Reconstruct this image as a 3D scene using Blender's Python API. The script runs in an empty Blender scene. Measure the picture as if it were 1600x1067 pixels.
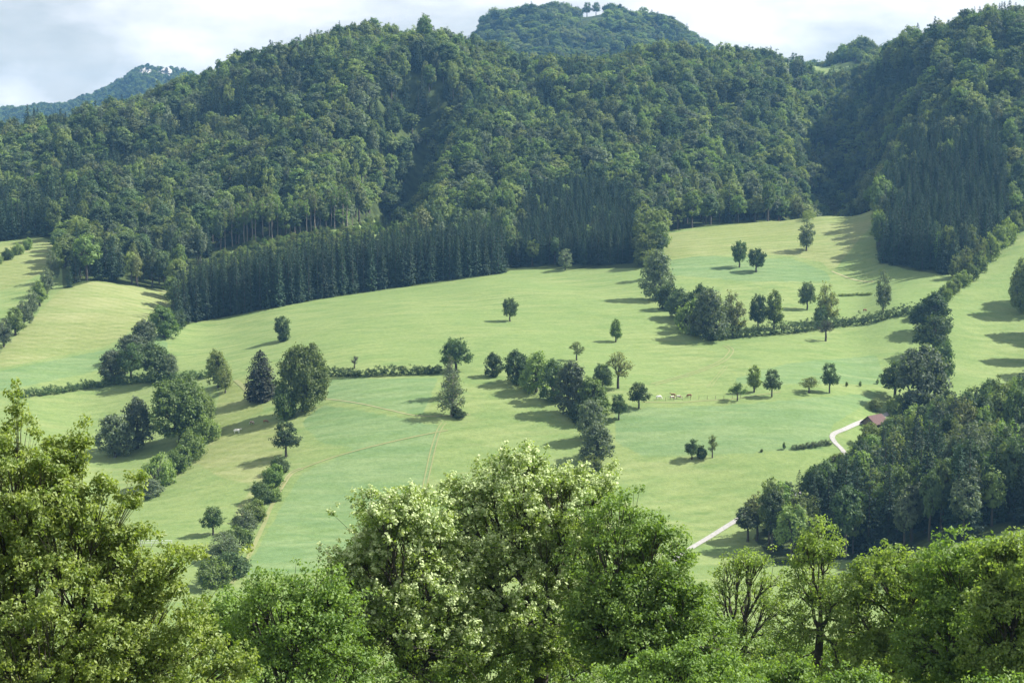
import bpy, math, random
import numpy as np
from mathutils import Vector

# ------------------------------------------------------------------ camera, world, sun, exposure
S = bpy.context.scene
COL = S.collection
F = 2400.0                       # focal length in pixels of the 1600 px wide photograph
VH = 250.0                       # row of the horizon
PITCH = math.atan((533.5 - VH) / F)
CAMZ = 130.0
cam = bpy.data.objects.new("camera", bpy.data.cameras.new("camera"))
COL.objects.link(cam)
cam.data.sensor_width = 36.0
cam.data.lens = F / 1600 * 36.0
cam.data.clip_start = 0.5
cam.data.clip_end = 20000
cam.location = (0, 0, CAMZ)
cam.rotation_euler = (math.pi / 2 - PITCH, 0, 0)
S.camera = cam

SUN_EL = math.radians(45)
SUN_B = math.radians(12)         # the sun stands to the right, a little beyond the scene
sun_dir = Vector((math.cos(SUN_B) * math.cos(SUN_EL), math.sin(SUN_B) * math.cos(SUN_EL), math.sin(SUN_EL)))
sl = bpy.data.lights.new("sun", 'SUN')
sl.energy = 5.0
sl.angle = math.radians(0.55)
sl.color = (1.0, 0.955, 0.87)
so = bpy.data.objects.new("sun", sl)
COL.objects.link(so)
so.rotation_euler = sun_dir.to_track_quat('Z', 'Y').to_euler()

W = bpy.data.worlds.new("World")
S.world = W
W.use_nodes = True
nt = W.node_tree
nt.nodes.clear()
def N(t, kind, **kw):
    n = t.nodes.new(kind)
    for k, v in kw.items():
        if k.startswith('_'):
            setattr(n, k[1:], v)
        else:
            n.inputs[k.replace('__', ' ')].default_value = v
    return n
sky = nt.nodes.new('ShaderNodeTexSky')
sky.sky_type = 'NISHITA'
sky.sun_disc = False
sky.sun_elevation = SUN_EL
sky.sun_rotation = math.atan2(sun_dir.x, sun_dir.y)
sky.air_density = 1.0
sky.dust_density = 1.5
tc = nt.nodes.new('ShaderNodeTexCoord')
mp = nt.nodes.new('ShaderNodeMapping')
mp.inputs['Scale'].default_value = (1, 1, 2.6)
mp.inputs['Location'].default_value = (0.13, 0.4, 0.22)
nt.links.new(tc.outputs['Generated'], mp.inputs['Vector'])
ns = N(nt, 'ShaderNodeTexNoise', Scale=5.5, Detail=9.0, Roughness=0.52, Distortion=0.25)
nt.links.new(mp.outputs[0], ns.inputs['Vector'])
rp = nt.nodes.new('ShaderNodeValToRGB')
rp.color_ramp.elements[0].position = 0.44
rp.color_ramp.elements[0].color = (0.50, 0.50, 0.50, 1)
rp.color_ramp.elements[1].position = 0.57
nt.links.new(ns.outputs['Fac'], rp.inputs['Fac'])
ns2 = N(nt, 'ShaderNodeTexNoise', Scale=13.0, Detail=8.0, Roughness=0.55)
nt.links.new(mp.outputs[0], ns2.inputs['Vector'])
rp2 = nt.nodes.new('ShaderNodeValToRGB')
rp2.color_ramp.elements[0].position = 0.3
rp2.color_ramp.elements[0].color = (7.6, 7.9, 8.3, 1)
rp2.color_ramp.elements[1].position = 0.7
rp2.color_ramp.elements[1].color = (12.6, 12.4, 12.4, 1)
nt.links.new(ns2.outputs['Fac'], rp2.inputs['Fac'])
mx = nt.nodes.new('ShaderNodeMixRGB')
nt.links.new(rp.outputs[0], mx.inputs[0])
nt.links.new(sky.outputs[0], mx.inputs[1])
nt.links.new(rp2.outputs[0], mx.inputs[2])
bg = N(nt, 'ShaderNodeBackground', Strength=0.050)
nt.links.new(mx.outputs[0], bg.inputs[0])
wo = nt.nodes.new('ShaderNodeOutputWorld')
nt.links.new(bg.outputs[0], wo.inputs[0])

S.view_settings.view_transform = 'Standard'
S.view_settings.look = 'None'
S.view_settings.exposure = 1.16
S.view_settings.gamma = 1.0
S.view_settings.use_curve_mapping = False
S.render.engine = 'CYCLES'
S.cycles.max_bounces = 6
S.cycles.diffuse_bounces = 3
S.cycles.transmission_bounces = 3
S.cycles.glossy_bounces = 2
S.cycles.volume_bounces = 0
S.cycles.transparent_max_bounces = 4
S.cycles.use_denoising = True
S.cycles.denoiser = 'OPENIMAGEDENOISE'
S.cycles.denoising_prefilter = 'ACCURATE'
S.cycles.sample_clamp_indirect = 3.0
HAZE = 0.000085

random.seed(5)
R0 = np.random.default_rng(11)

# ------------------------------------------------------------------ terrain function
def vz(v):
    """rise per metre forward of the ray through image row v"""
    Y = 533.5 - np.asarray(v, float)
    c, s = math.cos(PITCH), math.sin(PITCH)
    return (Y * c - F * s) / (F * c + Y * s)

def pchip(x, y, xq):
    x = np.asarray(x, float); y = np.asarray(y, float)
    h = np.diff(x); d = np.diff(y) / h
    m = np.zeros_like(y)
    m[0] = d[0]; m[-1] = d[-1]
    for i in range(1, len(x) - 1):
        if d[i - 1] * d[i] > 0:
            w1 = 2 * h[i] + h[i - 1]; w2 = h[i] + 2 * h[i - 1]
            m[i] = (w1 + w2) / (w1 / d[i - 1] + w2 / d[i])
    xq = np.clip(xq, x[0], x[-1])
    k = np.clip(np.searchsorted(x, xq) - 1, 0, len(x) - 2)
    t = (xq - x[k]) / h[k]
    return ((1 + 2 * t) * (1 - t) ** 2 * y[k] + t * (1 - t) ** 2 * h[k] * m[k]
            + t * t * (3 - 2 * t) * y[k + 1] + t * t * (t - 1) * h[k] * m[k + 1])

NEAR = [(-400, 60), (-120, 22), (0, -1.7), (20, -9), (38, -17), (70, -31), (120, -53), (200, -84), (300, -108), (350, -113)]
COLS = {
 -900: [(430, 900), (540, 760), (650, 640), (760, 540), (870, 460), (1000, 380), (1150, 330), (1300, 350), (2000, 390), (3000, 290), (3500, 230), (4400, 240), (6500, 250)],
 -400: [(430, 900), (540, 720), (650, 600), (760, 500), (870, 420), (1000, 340), (1150, 290), (1300, 330), (2000, 380), (3000, 260), (3500, 200), (4400, 240), (6500, 250)],
 0:    [(430, 850), (480, 755), (540, 678), (600, 608), (650, 558), (700, 505), (760, 452), (820, 402), (870, 377), (950, 330), (1050, 275), (1130, 252), (1300, 300), (1800, 380), (3000, 215), (3500, 178), (4400, 240), (6500, 250)],
 150:  [(430, 850), (480, 775), (540, 695), (600, 620), (650, 560), (700, 505), (760, 445), (800, 420), (900, 350), (1000, 285), (1100, 225), (1170, 208), (1400, 260), (2000, 360), (3000, 195), (3500, 158), (4400, 240), (6500, 250)],
 235:  [(430, 850), (540, 685), (600, 608), (650, 552), (700, 508), (745, 470), (800, 435), (900, 350), (1000, 278), (1100, 212), (1180, 192), (1400, 240), (2000, 345), (3000, 150), (3400, 116), (4400, 220), (6500, 250)],
 300:  [(430, 850), (540, 670), (600, 595), (650, 552), (715, 512), (760, 478), (820, 425), (900, 350), (1000, 270), (1100, 198), (1190, 162), (1400, 220), (2000, 330), (3000, 160), (3400, 122), (4400, 220), (6500, 250)],
 450:  [(430, 850), (540, 640), (600, 570), (670, 515), (735, 480), (780, 445), (830, 402), (900, 335), (1000, 240), (1100, 150), (1180, 112), (1300, 130), (1500, 220), (2000, 320), (3000, 220), (4400, 240), (6500, 250)],
 560:  [(430, 850), (540, 625), (600, 556), (680, 497), (758, 462), (800, 428), (850, 385), (900, 335), (1000, 225), (1100, 120), (1170, 78), (1300, 90), (1500, 200), (2000, 260), (2800, 220), (4400, 240), (6500, 250)],
 650:  [(430, 850), (540, 622), (600, 553), (680, 490), (775, 447), (820, 418), (880, 368), (940, 310), (1020, 225), (1120, 120), (1190, 82), (1300, 95), (1500, 170), (2200, 190), (2800, 220), (4400, 240), (6500, 250)],
 750:  [(430, 850), (540, 622), (600, 552), (680, 488), (740, 452), (795, 430), (850, 392), (920, 330), (1020, 235), (1130, 145), (1220, 102), (1350, 115), (1700, 160), (2050, 90), (2200, 58), (2400, 80), (2800, 180), (4400, 240), (6500, 250)],
 900:  [(430, 850), (540, 622), (600, 553), (680, 488), (740, 450), (795, 424), (850, 388), (920, 335), (1020, 245), (1150, 160), (1260, 125), (1350, 140), (1700, 160), (2000, 70), (2200, 28), (2350, 32), (2800, 150), (4400, 240), (6500, 250)],
 1050: [(430, 850), (540, 625), (600, 560), (660, 508), (740, 443), (820, 387), (860, 362), (900, 338), (1000, 262), (1100, 190), (1200, 130), (1280, 106), (1400, 120), (1700, 170), (2000, 90), (2200, 54), (2350, 60), (2800, 160), (4400, 240), (6500, 250)],
 1200: [(430, 850), (540, 625), (600, 563), (660, 508), (740, 443), (830, 375), (885, 345), (950, 310), (1050, 245), (1150, 180), (1250, 138), (1330, 122), (1450, 118), (1560, 104), (1700, 140), (2200, 150), (3000, 118), (3500, 130), (4400, 240), (6500, 250)],
 1285: [(430, 850), (540, 630), (600, 570), (660, 512), (740, 448), (820, 378), (880, 337), (950, 322), (1050, 285), (1150, 225), (1250, 175), (1350, 148), (1450, 118), (1560, 101), (1800, 140), (2300, 150), (3000, 112), (3500, 130), (4400, 240), (6500, 250)],
 1345: [(430, 850), (540, 640), (600, 578), (660, 515), (740, 450), (800, 390), (850, 350), (890, 330), (960, 300), (1050, 255), (1150, 198), (1250, 152), (1350, 130), (1450, 106), (1560, 94), (1800, 140), (3000, 150), (4400, 240), (6500, 250)],
 1395: [(430, 850), (480, 757), (540, 655), (600, 580), (650, 518), (700, 466), (740, 438), (800, 384), (870, 318), (940, 252), (1000, 202), (1060, 155), (1130, 112), (1180, 100), (1350, 112), (1800, 170), (4400, 240), (6500, 250)],
 1450: [(400, 868), (480, 755), (540, 665), (600, 580), (650, 518), (700, 462), (740, 427), (800, 375), (870, 295), (940, 215), (1000, 150), (1060, 100), (1110, 85), (1300, 110), (1800, 200), (4400, 240), (6500, 250)],
 1600: [(400, 832), (450, 770), (500, 700), (560, 635), (620, 570), (680, 495), (740, 420), (790, 362), (850, 285), (900, 218), (960, 140), (1020, 72), (1070, 48), (1300, 80), (1800, 200), (4400, 240), (6500, 250)],
 2000: [(400, 800), (500, 670), (620, 530), (740, 375), (850, 235), (960, 90), (1030, 10), (1100, -10), (1300, 60), (1800, 200), (4400, 240), (6500, 250)],
 2600: [(400, 780), (500, 640), (620, 500), (740, 350), (850, 215), (960, 80), (1030, 10), (1100, -10), (1300, 60), (1800, 200), (4400, 240), (6500, 250)],
}
YG = np.concatenate([np.arange(-400, 350, 4.0), np.arange(350, 1600, 1.5), np.arange(1600, 6501, 12.0)])
cpx = sorted(COLS)
prof = []
for c in cpx:
    ys = [a for a, b in NEAR] + [a for a, b in COLS[c]]
    zs = [b for a, b in NEAR] + [float(vz(b)) * a for a, b in COLS[c]]
    prof.append(pchip(ys, zs, YG))
prof = np.array(prof)                                     # (columns, y)
TG = np.linspace(-1.2, 1.2, 1201)
ct = (np.array(cpx) - 800) / F
ZT = np.empty((len(YG), len(TG)))
hh = np.diff(ct)
dd = np.diff(prof, axis=0) / hh[:, None]
mm = np.zeros_like(prof)
mm[0] = 0; mm[-1] = 0
mm[1:-1] = (dd[:-1] * hh[1:, None] + dd[1:] * hh[:-1, None]) / (hh[1:] + hh[:-1])[:, None]
tq = np.clip(TG, ct[0], ct[-1])
kk = np.clip(np.searchsorted(ct, tq) - 1, 0, len(ct) - 2)
for j, (tv, k) in enumerate(zip(tq, kk)):
    u = (tv - ct[k]) / hh[k]
    ZT[:, j] = ((1 + 2 * u) * (1 - u) ** 2 * prof[k] + u * (1 - u) ** 2 * hh[k] * mm[k]
                + u * u * (3 - 2 * u) * prof[k + 1] + u * u * (u - 1) * hh[k] * mm[k + 1])

def waves(x, y, seed, L, n=9):
    r = np.random.default_rng(seed)
    s = 0
    for i in range(n):
        a = r.uniform(0, 2 * math.pi); k = 2 * math.pi / (L * r.uniform(0.55, 1.6)); p = r.uniform(0, 7)
        s = s + np.sin((x * math.cos(a) + y * math.sin(a)) * k + p)
    return s / math.sqrt(n)

def seg_dist(x, y, pts):
    best = None
    for (x0, y0), (x1, y1) in zip(pts[:-1], pts[1:]):
        dx, dy = x1 - x0, y1 - y0
        t = np.clip(((x - x0) * dx + (y - y0) * dy) / (dx * dx + dy * dy), 0, 1)
        d = np.hypot(x - x0 - t * dx, y - y0 - t * dy)
        best = d if best is None else np.minimum(best, d)
    return best
def P2(px, y): return ((px - 800) / F * y, y)
GULLIES = [([P2(600, 850), P2(606, 900), P2(625, 980), P2(665, 1080)], 42, 24),
           ([P2(1285, 905), P2(1315, 960), P2(1325, 1040), P2(1300, 1130)], 36, 24),
           ([P2(190, 850), P2(240, 960), P2(330, 1060)], 10, 24),
           ([P2(860, 1060), P2(800, 1130), P2(850, 1260)], 8, 26),
           ([P2(1000, 880), P2(1010, 1000), P2(1080, 1130)], 8, 26),
           ([P2(1130, 900), P2(1160, 1000), P2(1180, 1130)], 8, 22)]
def H(x, y):
    x = np.asarray(x, float); y = np.asarray(y, float)
    t = np.clip(x / np.maximum(y, 200), -1.199, 1.199)
    jt = (t + 1.2) / 2.4 * 1200
    j = np.clip(jt.astype(int), 0, 1199); fj = jt - j
    yy = np.clip(y, YG[0], YG[-1] - 1e-3)
    i = np.clip(np.searchsorted(YG, yy, side='right') - 1, 0, len(YG) - 2)
    fi = (yy - YG[i]) / (YG[i + 1] - YG[i])
    z = ((ZT[i, j] * (1 - fj) + ZT[i, j + 1] * fj) * (1 - fi) + (ZT[i + 1, j] * (1 - fj) + ZT[i + 1, j + 1] * fj) * fi)
    far = np.clip((y - 880) / 120, 0, 1)
    z = z + waves(x, y, 3, 90) * 0.35 * np.clip((y - 350) / 60, 0, 1) + waves(x, y, 4, 75) * 5.0 * far + waves(x, y, 6, 260) * 3 * far
    for pts, dep, wid in GULLIES:
        z = z - dep * np.exp(-(seg_dist(x, y, pts) / wid) ** 2) * far ** 0.5
    return z + CAMZ

YR = np.concatenate([np.arange(205, 1500, 1.0), np.arange(1500, 5000, 8.0)])
def at(px, v, ymin=205):
    """where the ray through a point of the photograph meets the ground"""
    Y = 533.5 - v
    c, s = math.cos(PITCH), math.sin(PITCH)
    t = (px - 800) / (F * c + Y * s)
    zr = CAMZ + YR * float(vz(v))
    d = H(t * YR, YR) - zr
    ok = np.where((d >= 0) & (YR >= ymin))[0]
    k = ok[0] if len(ok) else len(YR) - 1
    y = YR[k]
    if k > 0 and d[k - 1] < 0:
        y = YR[k - 1] + (YR[k] - YR[k - 1]) * (-d[k - 1]) / (d[k] - d[k - 1])
    return float(t * y), float(y)
def proj(x, y, z):
    c, s = math.cos(PITCH), math.sin(PITCH)
    zz = z - CAMZ
    dep = y * c - zz * s; up = y * s + zz * c
    return 800 + F * x / dep, 533.5 - F * up / dep
def inpoly(px, py, poly):
    px = np.asarray(px, float); py = np.asarray(py, float)
    ins = np.zeros(px.shape, bool)
    n = len(poly)
    for i in range(n):
        x0, y0 = poly[i]; x1, y1 = poly[(i + 1) % n]
        if y0 == y1: continue
        c = ((y0 > py) != (y1 > py)) & (px < (x1 - x0) * (py - y0) / (y1 - y0) + x0)
        ins ^= c
    return ins
def world_poly(poly, ymin=205):
    """an outline seen on the ground, laid out in metres"""
    out = []
    for i in range(len(poly)):
        a = poly[i]; b = poly[(i + 1) % len(poly)]
        n = max(1, int(math.hypot(b[0] - a[0], b[1] - a[1]) / 45))
        for k in range(n):
            out.append(at(a[0] + (b[0] - a[0]) * k / n, a[1] + (b[1] - a[1]) * k / n, ymin))
    return out

# ------------------------------------------------------------------ materials
def mat(name):
    m = bpy.data.materials.new(name); m.use_nodes = True
    t = m.node_tree; t.nodes.clear()
    o = t.nodes.new('ShaderNodeOutputMaterial')
    return m, t, o
def leaf_mat(name, dark, light, alt, trans=0.28, gloss=0.05, rough=0.6, vary=0.5):
    m, t, o = mat(name)
    at_ = t.nodes.new('ShaderNodeAttribute'); at_.attribute_name = 'tint'
    m1 = t.nodes.new('ShaderNodeMixRGB'); m1.inputs[1].default_value = (*dark, 1); m1.inputs[2].default_value = (*light, 1)
    t.links.new(at_.outputs['Fac'], m1.inputs[0])
    oi = t.nodes.new('ShaderNodeObjectInfo')
    m2 = t.nodes.new('ShaderNodeMixRGB'); m2.inputs[2].default_value = (*alt, 1)
    mu = t.nodes.new('ShaderNodeMath'); mu.operation = 'MULTIPLY'; mu.inputs[1].default_value = vary
    t.links.new(oi.outputs['Random'], mu.inputs[0]); t.links.new(mu.outputs[0], m2.inputs[0])
    t.links.new(m1.outputs[0], m2.inputs[1])
    # brightness differs from tree to tree
    hs = t.nodes.new('ShaderNodeHueSaturation')
    ml = t.nodes.new('ShaderNodeMath'); ml.operation = 'MULTIPLY'; ml.inputs[1].default_value = 7.31
    fr = t.nodes.new('ShaderNodeMath'); fr.operation = 'FRACT'
    mr = t.nodes.new('ShaderNodeMapRange'); near_ = name in ('leaf_field_maple', 'leaf_ash', 'leaf_deep_green', 'pale_tuft')
    mr.inputs[3].default_value = 1.06 if near_ else 0.60; mr.inputs[4].default_value = 1.18 if near_ else 1.32
    t.links.new(oi.outputs['Random'], ml.inputs[0]); t.links.new(ml.outputs[0], fr.inputs[0]); t.links.new(fr.outputs[0], mr.inputs[0])
    t.links.new(mr.outputs[0], hs.inputs['Value']); t.links.new(m2.outputs[0], hs.inputs['Color'])
    d = t.nodes.new('ShaderNodeBsdfDiffuse'); tr = t.nodes.new('ShaderNodeBsdfTranslucent')
    tm = t.nodes.new('ShaderNodeMixRGB'); tm.blend_type = 'MULTIPLY'; tm.inputs[0].default_value = 1; tm.inputs[2].default_value = (1.5, 1.6, 0.55, 1)
    t.links.new(hs.outputs[0], d.inputs[0]); t.links.new(hs.outputs[0], tm.inputs[1]); t.links.new(tm.outputs[0], tr.inputs[0])
    s1 = t.nodes.new('ShaderNodeMixShader'); s1.inputs[0].default_value = trans
    t.links.new(d.outputs[0], s1.inputs[1]); t.links.new(tr.outputs[0], s1.inputs[2])
    g = t.nodes.new('ShaderNodeBsdfGlossy'); g.inputs['Roughness'].default_value = rough; g.inputs[0].default_value = (0.8, 0.85, 0.9, 1)
    s2 = t.nodes.new('ShaderNodeMixShader'); s2.inputs[0].default_value = gloss * 0.4
    t.links.new(s1.outputs[0], s2.inputs[1]); t.links.new(g.outputs[0], s2.inputs[2])
    t.links.new(s2.outputs[0], o.inputs[0])
    return m
def plain_mat(name, a, b, scale=3.0, rough=0.85, bump=0.3, obj=True):
    m, t, o = mat(name)
    c = t.nodes.new('ShaderNodeTexCoord')
    n = N(t, 'ShaderNodeTexNoise', Scale=scale, Detail=6.0, Roughness=0.65)
    t.links.new(c.outputs['Object' if obj else 'Generated'], n.inputs['Vector'])
    r = t.nodes.new('ShaderNodeValToRGB'); r.color_ramp.elements[0].position = 0.3; r.color_ramp.elements[1].position = 0.7
    r.color_ramp.elements[0].color = (*a, 1); r.color_ramp.elements[1].color = (*b, 1)
    t.links.new(n.outputs['Fac'], r.inputs[0])
    p = N(t, 'ShaderNodeBsdfPrincipled', Roughness=rough)
    p.inputs['Specular IOR Level'].default_value = 0.2
    t.links.new(r.outputs[0], p.inputs['Base Color'])
    bp = N(t, 'ShaderNodeBump', Strength=bump)
    t.links.new(n.outputs['Fac'], bp.inputs['Height']); t.links.new(bp.outputs[0], p.inputs['Normal'])
    t.links.new(p.outputs[0], o.inputs[0])
    return m
M = {}
M['bark'] = plain_mat('bark', (0.038, 0.034, 0.028), (0.095, 0.083, 0.070), 6)
M['bark_pale'] = plain_mat('bark_pale', (0.14, 0.12, 0.095), (0.30, 0.27, 0.22), 4)
M['broad'] = leaf_mat('leaf_broad', (0.062, 0.120, 0.036), (0.165, 0.250, 0.066), (0.185, 0.215, 0.070), 0.38, vary=0.8)
M['broad_dark'] = leaf_mat('leaf_broad_dark', (0.036, 0.075, 0.028), (0.088, 0.142, 0.048), (0.095, 0.120, 0.05), 0.34)
M['broad_grey'] = leaf_mat('leaf_broad_grey', (0.075, 0.105, 0.060), (0.150, 0.185, 0.105), (0.12, 0.15, 0.10), 0.36)
M['broad_light'] = leaf_mat('leaf_broad_light', (0.085, 0.125, 0.040), (0.170, 0.220, 0.080), (0.19, 0.18, 0.085), 0.40)
M['brown'] = leaf_mat('leaf_brown', (0.034, 0.036, 0.026), (0.080, 0.074, 0.048), (0.05, 0.06, 0.035), 0.2)
M['brown_dark'] = leaf_mat('needles_brownish', (0.014, 0.019, 0.014), (0.040, 0.042, 0.027), (0.03, 0.036, 0.024), 0.12, 0.03)
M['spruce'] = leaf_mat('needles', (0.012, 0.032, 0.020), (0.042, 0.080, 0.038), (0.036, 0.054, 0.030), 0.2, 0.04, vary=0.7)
M['fg_left'] = leaf_mat('leaf_field_maple', (0.090, 0.150, 0.026), (0.310, 0.365, 0.115), (0.10, 0.15, 0.04), 0.42, 0.06, 0.5, 0.1)
M['fg_ash'] = leaf_mat('leaf_ash', (0.098, 0.165, 0.038), (0.265, 0.335, 0.108), (0.14, 0.20, 0.05), 0.46, 0.05, 0.5, 0.15)
M['fg_dark'] = leaf_mat('leaf_deep_green', (0.068, 0.138, 0.028), (0.205, 0.295, 0.080), (0.14, 0.20, 0.05), 0.40, 0.05, 0.5, 0.2)
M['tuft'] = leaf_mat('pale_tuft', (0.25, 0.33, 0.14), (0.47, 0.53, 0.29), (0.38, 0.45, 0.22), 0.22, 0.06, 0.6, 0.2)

# the ground: grass, dry mown grass and forest floor by colour attribute
gm, t, o = mat('meadow_grass')
zc = t.nodes.new('ShaderNodeAttribute'); zc.attribute_name = 'zone'
sp = t.nodes.new('ShaderNodeSeparateColor'); t.links.new(zc.outputs['Color'], sp.inputs[0])
geo = t.nodes.new('ShaderNodeNewGeometry')
def noise(scale, vec=(1, 1, 1), det=5.0, rot=0.0, rough=0.6, dist=0.0):
    mpp = t.nodes.new('ShaderNodeMapping'); mpp.inputs['Scale'].default_value = vec; mpp.inputs['Rotation'].default_value = (0, 0, rot)
    t.links.new(geo.outputs['Position'], mpp.inputs[0])
    n = N(t, 'ShaderNodeTexNoise', Scale=scale, Detail=det, Roughness=rough, Distortion=dist)
    t.links.new(mpp.outputs[0], n.inputs['Vector'])
    return n.outputs['Fac']
def ramp(f, a, b):
    r = t.nodes.new('ShaderNodeMapRange'); r.interpolation_type = 'SMOOTHSTEP'
    r.inputs[1].default_value = a; r.inputs[2].default_value = b
    t.links.new(f, r.inputs[0]); return r.outputs[0]
def mixc(f, a, b, k='MIX'):
    r = t.nodes.new('ShaderNodeMixRGB'); r.blend_type = k
    for i, q in ((0, f), (1, a), (2, b)):
        if isinstance(q, (tuple, list)): r.inputs[i].default_value = (*q, 1)
        elif isinstance(q, float): r.inputs[i].default_value = q
        else: t.links.new(q, r.inputs[i])
    return r.outputs[0]
def mth(op, a, b):
    r = t.nodes.new('ShaderNodeMath'); r.operation = op
    for i, q in ((0, a), (1, b)):
        if isinstance(q, float): r.inputs[i].default_value = q
        else: t.links.new(q, r.inputs[i])
    return r.outputs[0]
n_big = noise(0.012, det=6.0, dist=0.6); n_mid = noise(0.06, (1, 2.2, 1), det=7.0, rot=0.3); n_fine = noise(0.7, det=6.0, rough=0.75)
n_str = noise(0.05, (0.35, 3.2, 1), det=6.0, rot=0.12, dist=1.2)
edge = mth('MULTIPLY', mth('SUBTRACT', n_mid, 0.5), 0.7)
grass = mixc(ramp(n_big, 0.35, 0.65), (0.168, 0.228, 0.084), (0.210, 0.258, 0.102))
grass = mixc(ramp(n_mid, 0.4, 0.7), grass, (0.148, 0.212, 0.076))
grass = mixc(mth('MULTIPLY', ramp(n_str, 0.5, 0.72), 0.55), grass, (0.236, 0.268, 0.118))
lush_shade = mixc(ramp(n_str, 0.38, 0.62), (0.136, 0.208, 0.090), (0.176, 0.240, 0.108))
lush_shade = mixc(mth('MULTIPLY', ramp(n_mid, 0.45, 0.7), 0.6), lush_shade, (0.126, 0.198, 0.070))
dry = mixc(ramp(n_str, 0.35, 0.65), (0.200, 0.244, 0.096), (0.276, 0.288, 0.140))
dry = mixc(mth('MULTIPLY', ramp(n_big, 0.4, 0.65), 0.55), dry, (0.190, 0.226, 0.080))
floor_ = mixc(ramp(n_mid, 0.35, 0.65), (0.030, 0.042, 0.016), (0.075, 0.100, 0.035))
wv2 = t.nodes.new('ShaderNodeTexWave'); wv2.inputs['Scale'].default_value = 0.07; wv2.inputs['Distortion'].default_value = 2.5; wv2.inputs['Detail'].default_value = 3.0; wv2.inputs['Detail Scale'].default_value = 0.2
mp2 = t.nodes.new('ShaderNodeMapping'); mp2.inputs['Rotation'].default_value = (0, 0, -1.1); t.links.new(geo.outputs['Position'], mp2.inputs[0]); t.links.new(mp2.outputs[0], wv2.inputs['Vector'])
dry = mixc(mth('MULTIPLY', wv2.outputs['Fac'], 0.35), dry, (0.72, 0.80, 0.62), 'MULTIPLY')
c1 = mixc(ramp(mth('ADD', sp.outputs[0], edge), 0.3, 0.7), grass, dry)
c2 = mixc(ramp(mth('ADD', sp.outputs[1], edge), 0.3, 0.7), c1, lush_shade)
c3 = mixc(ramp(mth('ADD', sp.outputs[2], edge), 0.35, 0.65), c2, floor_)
wv = t.nodes.new('ShaderNodeTexWave'); wv.inputs['Scale'].default_value = 0.055; wv.inputs['Distortion'].default_value = 1.6; wv.inputs['Detail'].default_value = 2.0; wv.inputs['Detail Scale'].default_value = 0.25
mpp = t.nodes.new('ShaderNodeMapping'); mpp.inputs['Rotation'].default_value = (0, 0, 1.2); t.links.new(geo.outputs['Position'], mpp.inputs[0]); t.links.new(mpp.outputs[0], wv.inputs['Vector'])
row = mth('MULTIPLY', mth('MULTIPLY', wv.outputs['Fac'], ramp(n_big, 0.38, 0.6)), 0.34)
c4 = mixc(row, c3, (0.70, 0.74, 0.68), 'MULTIPLY')
n_sm = noise(0.17, (1, 1.7, 1), det=5.0, rot=0.5, rough=0.7)
c4 = mixc(mth('MULTIPLY', ramp(n_sm, 0.42, 0.68), 0.45), c4, (0.76, 0.82, 0.72), 'MULTIPLY')
c5 = mixc(mth('MULTIPLY', ramp(n_fine, 0.3, 0.75), 0.55), c4, (0.56, 0.62, 0.50), 'MULTIPLY')
pr = N(t, 'ShaderNodeBsdfPrincipled', Roughness=0.95)
pr.inputs['Specular IOR Level'].default_value = 0.05
t.links.new(c5, pr.inputs['Base Color'])
bp = N(t, 'ShaderNodeBump', Strength=0.5, Distance=0.35); t.links.new(n_fine, bp.inputs['Height']); t.links.new(bp.outputs[0], pr.inputs['Normal'])
t.links.new(pr.outputs[0], o.inputs[0])
M['ground'] = gm
M['gravel'] = plain_mat('gravel_road', (0.23, 0.225, 0.215), (0.36, 0.35, 0.335), 1.2, 0.95)
M['track'] = plain_mat('worn_track', (0.22, 0.23, 0.10), (0.30, 0.28, 0.16), 0.5, 0.95)
M['rut'] = plain_mat('trodden_grass', (0.16, 0.19, 0.075), (0.22, 0.225, 0.10), 0.5, 0.95)
M['rock'] = plain_mat('limestone', (0.16, 0.155, 0.145), (0.44, 0.43, 0.41), 0.12, 0.9)

# ------------------------------------------------------------------ ground sheet
POLY = {
 'main': [(262, 520), (285, 508), (400, 487), (500, 468), (600, 453), (700, 440), (783, 428), (800, 422), (990, 419), (1035, 417), (1038, 361), (1130, 352), (1200, 346), (1290, 334), (1345, 326), (1376, 333),
          (1368, 372), (1372, 408), (1420, 422), (1485, 430), (1520, 412), (1560, 378), (1600, 352), (1760, 250), (2500, 120), (2500, 640), (1900, 640), (1600, 668), (1480, 690), (1400, 700), (1335, 730), (1262, 788), (1175, 838), (1215, 884), (1300, 878), (1430, 862), (1600, 826), (1900, 770), (2500, 700),
          (2500, 1400), (-900, 1400), (-900, 560), (-300, 440), (-100, 385), (0, 378), (60, 370), (92, 378), (96, 420), (100, 452), (150, 438), (200, 446), (262, 455), (268, 470)],
}
CLEAR = [  # open ground inside the woods: the strip above the plantation, glades, the field on the saddle
 ([(285, 462), (300, 436), (340, 402), (400, 376), (470, 370), (530, 358), (590, 342), (612, 352), (616, 400), (600, 412), (500, 430), (400, 450), (320, 468)], 700, 1000),
 ([(45, 280), (60, 262), (90, 250), (100, 258), (60, 285)], 900, 1300),
]
DRY = [[(1038, 366), (1345, 322), (1380, 333), (1345, 372), (1300, 425), (1285, 410), (1240, 400), (1150, 397), (1040, 405)],
       [(100, 446), (150, 434), (270, 452), (262, 480), (170, 540), (0, 575), (-100, 595), (-60, 560), (0, 548), (50, 500)],
       [(-60, 390), (60, 372), (96, 385), (85, 415), (40, 440), (0, 455), (-60, 470)],
       [(345, 600), (385, 590), (415, 640), (360, 665), (440, 660), (455, 690), (400, 760), (345, 745), (300, 720), (330, 690)],
       [(430, 715), (445, 716), (400, 790), (375, 815), (365, 800)]]
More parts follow.
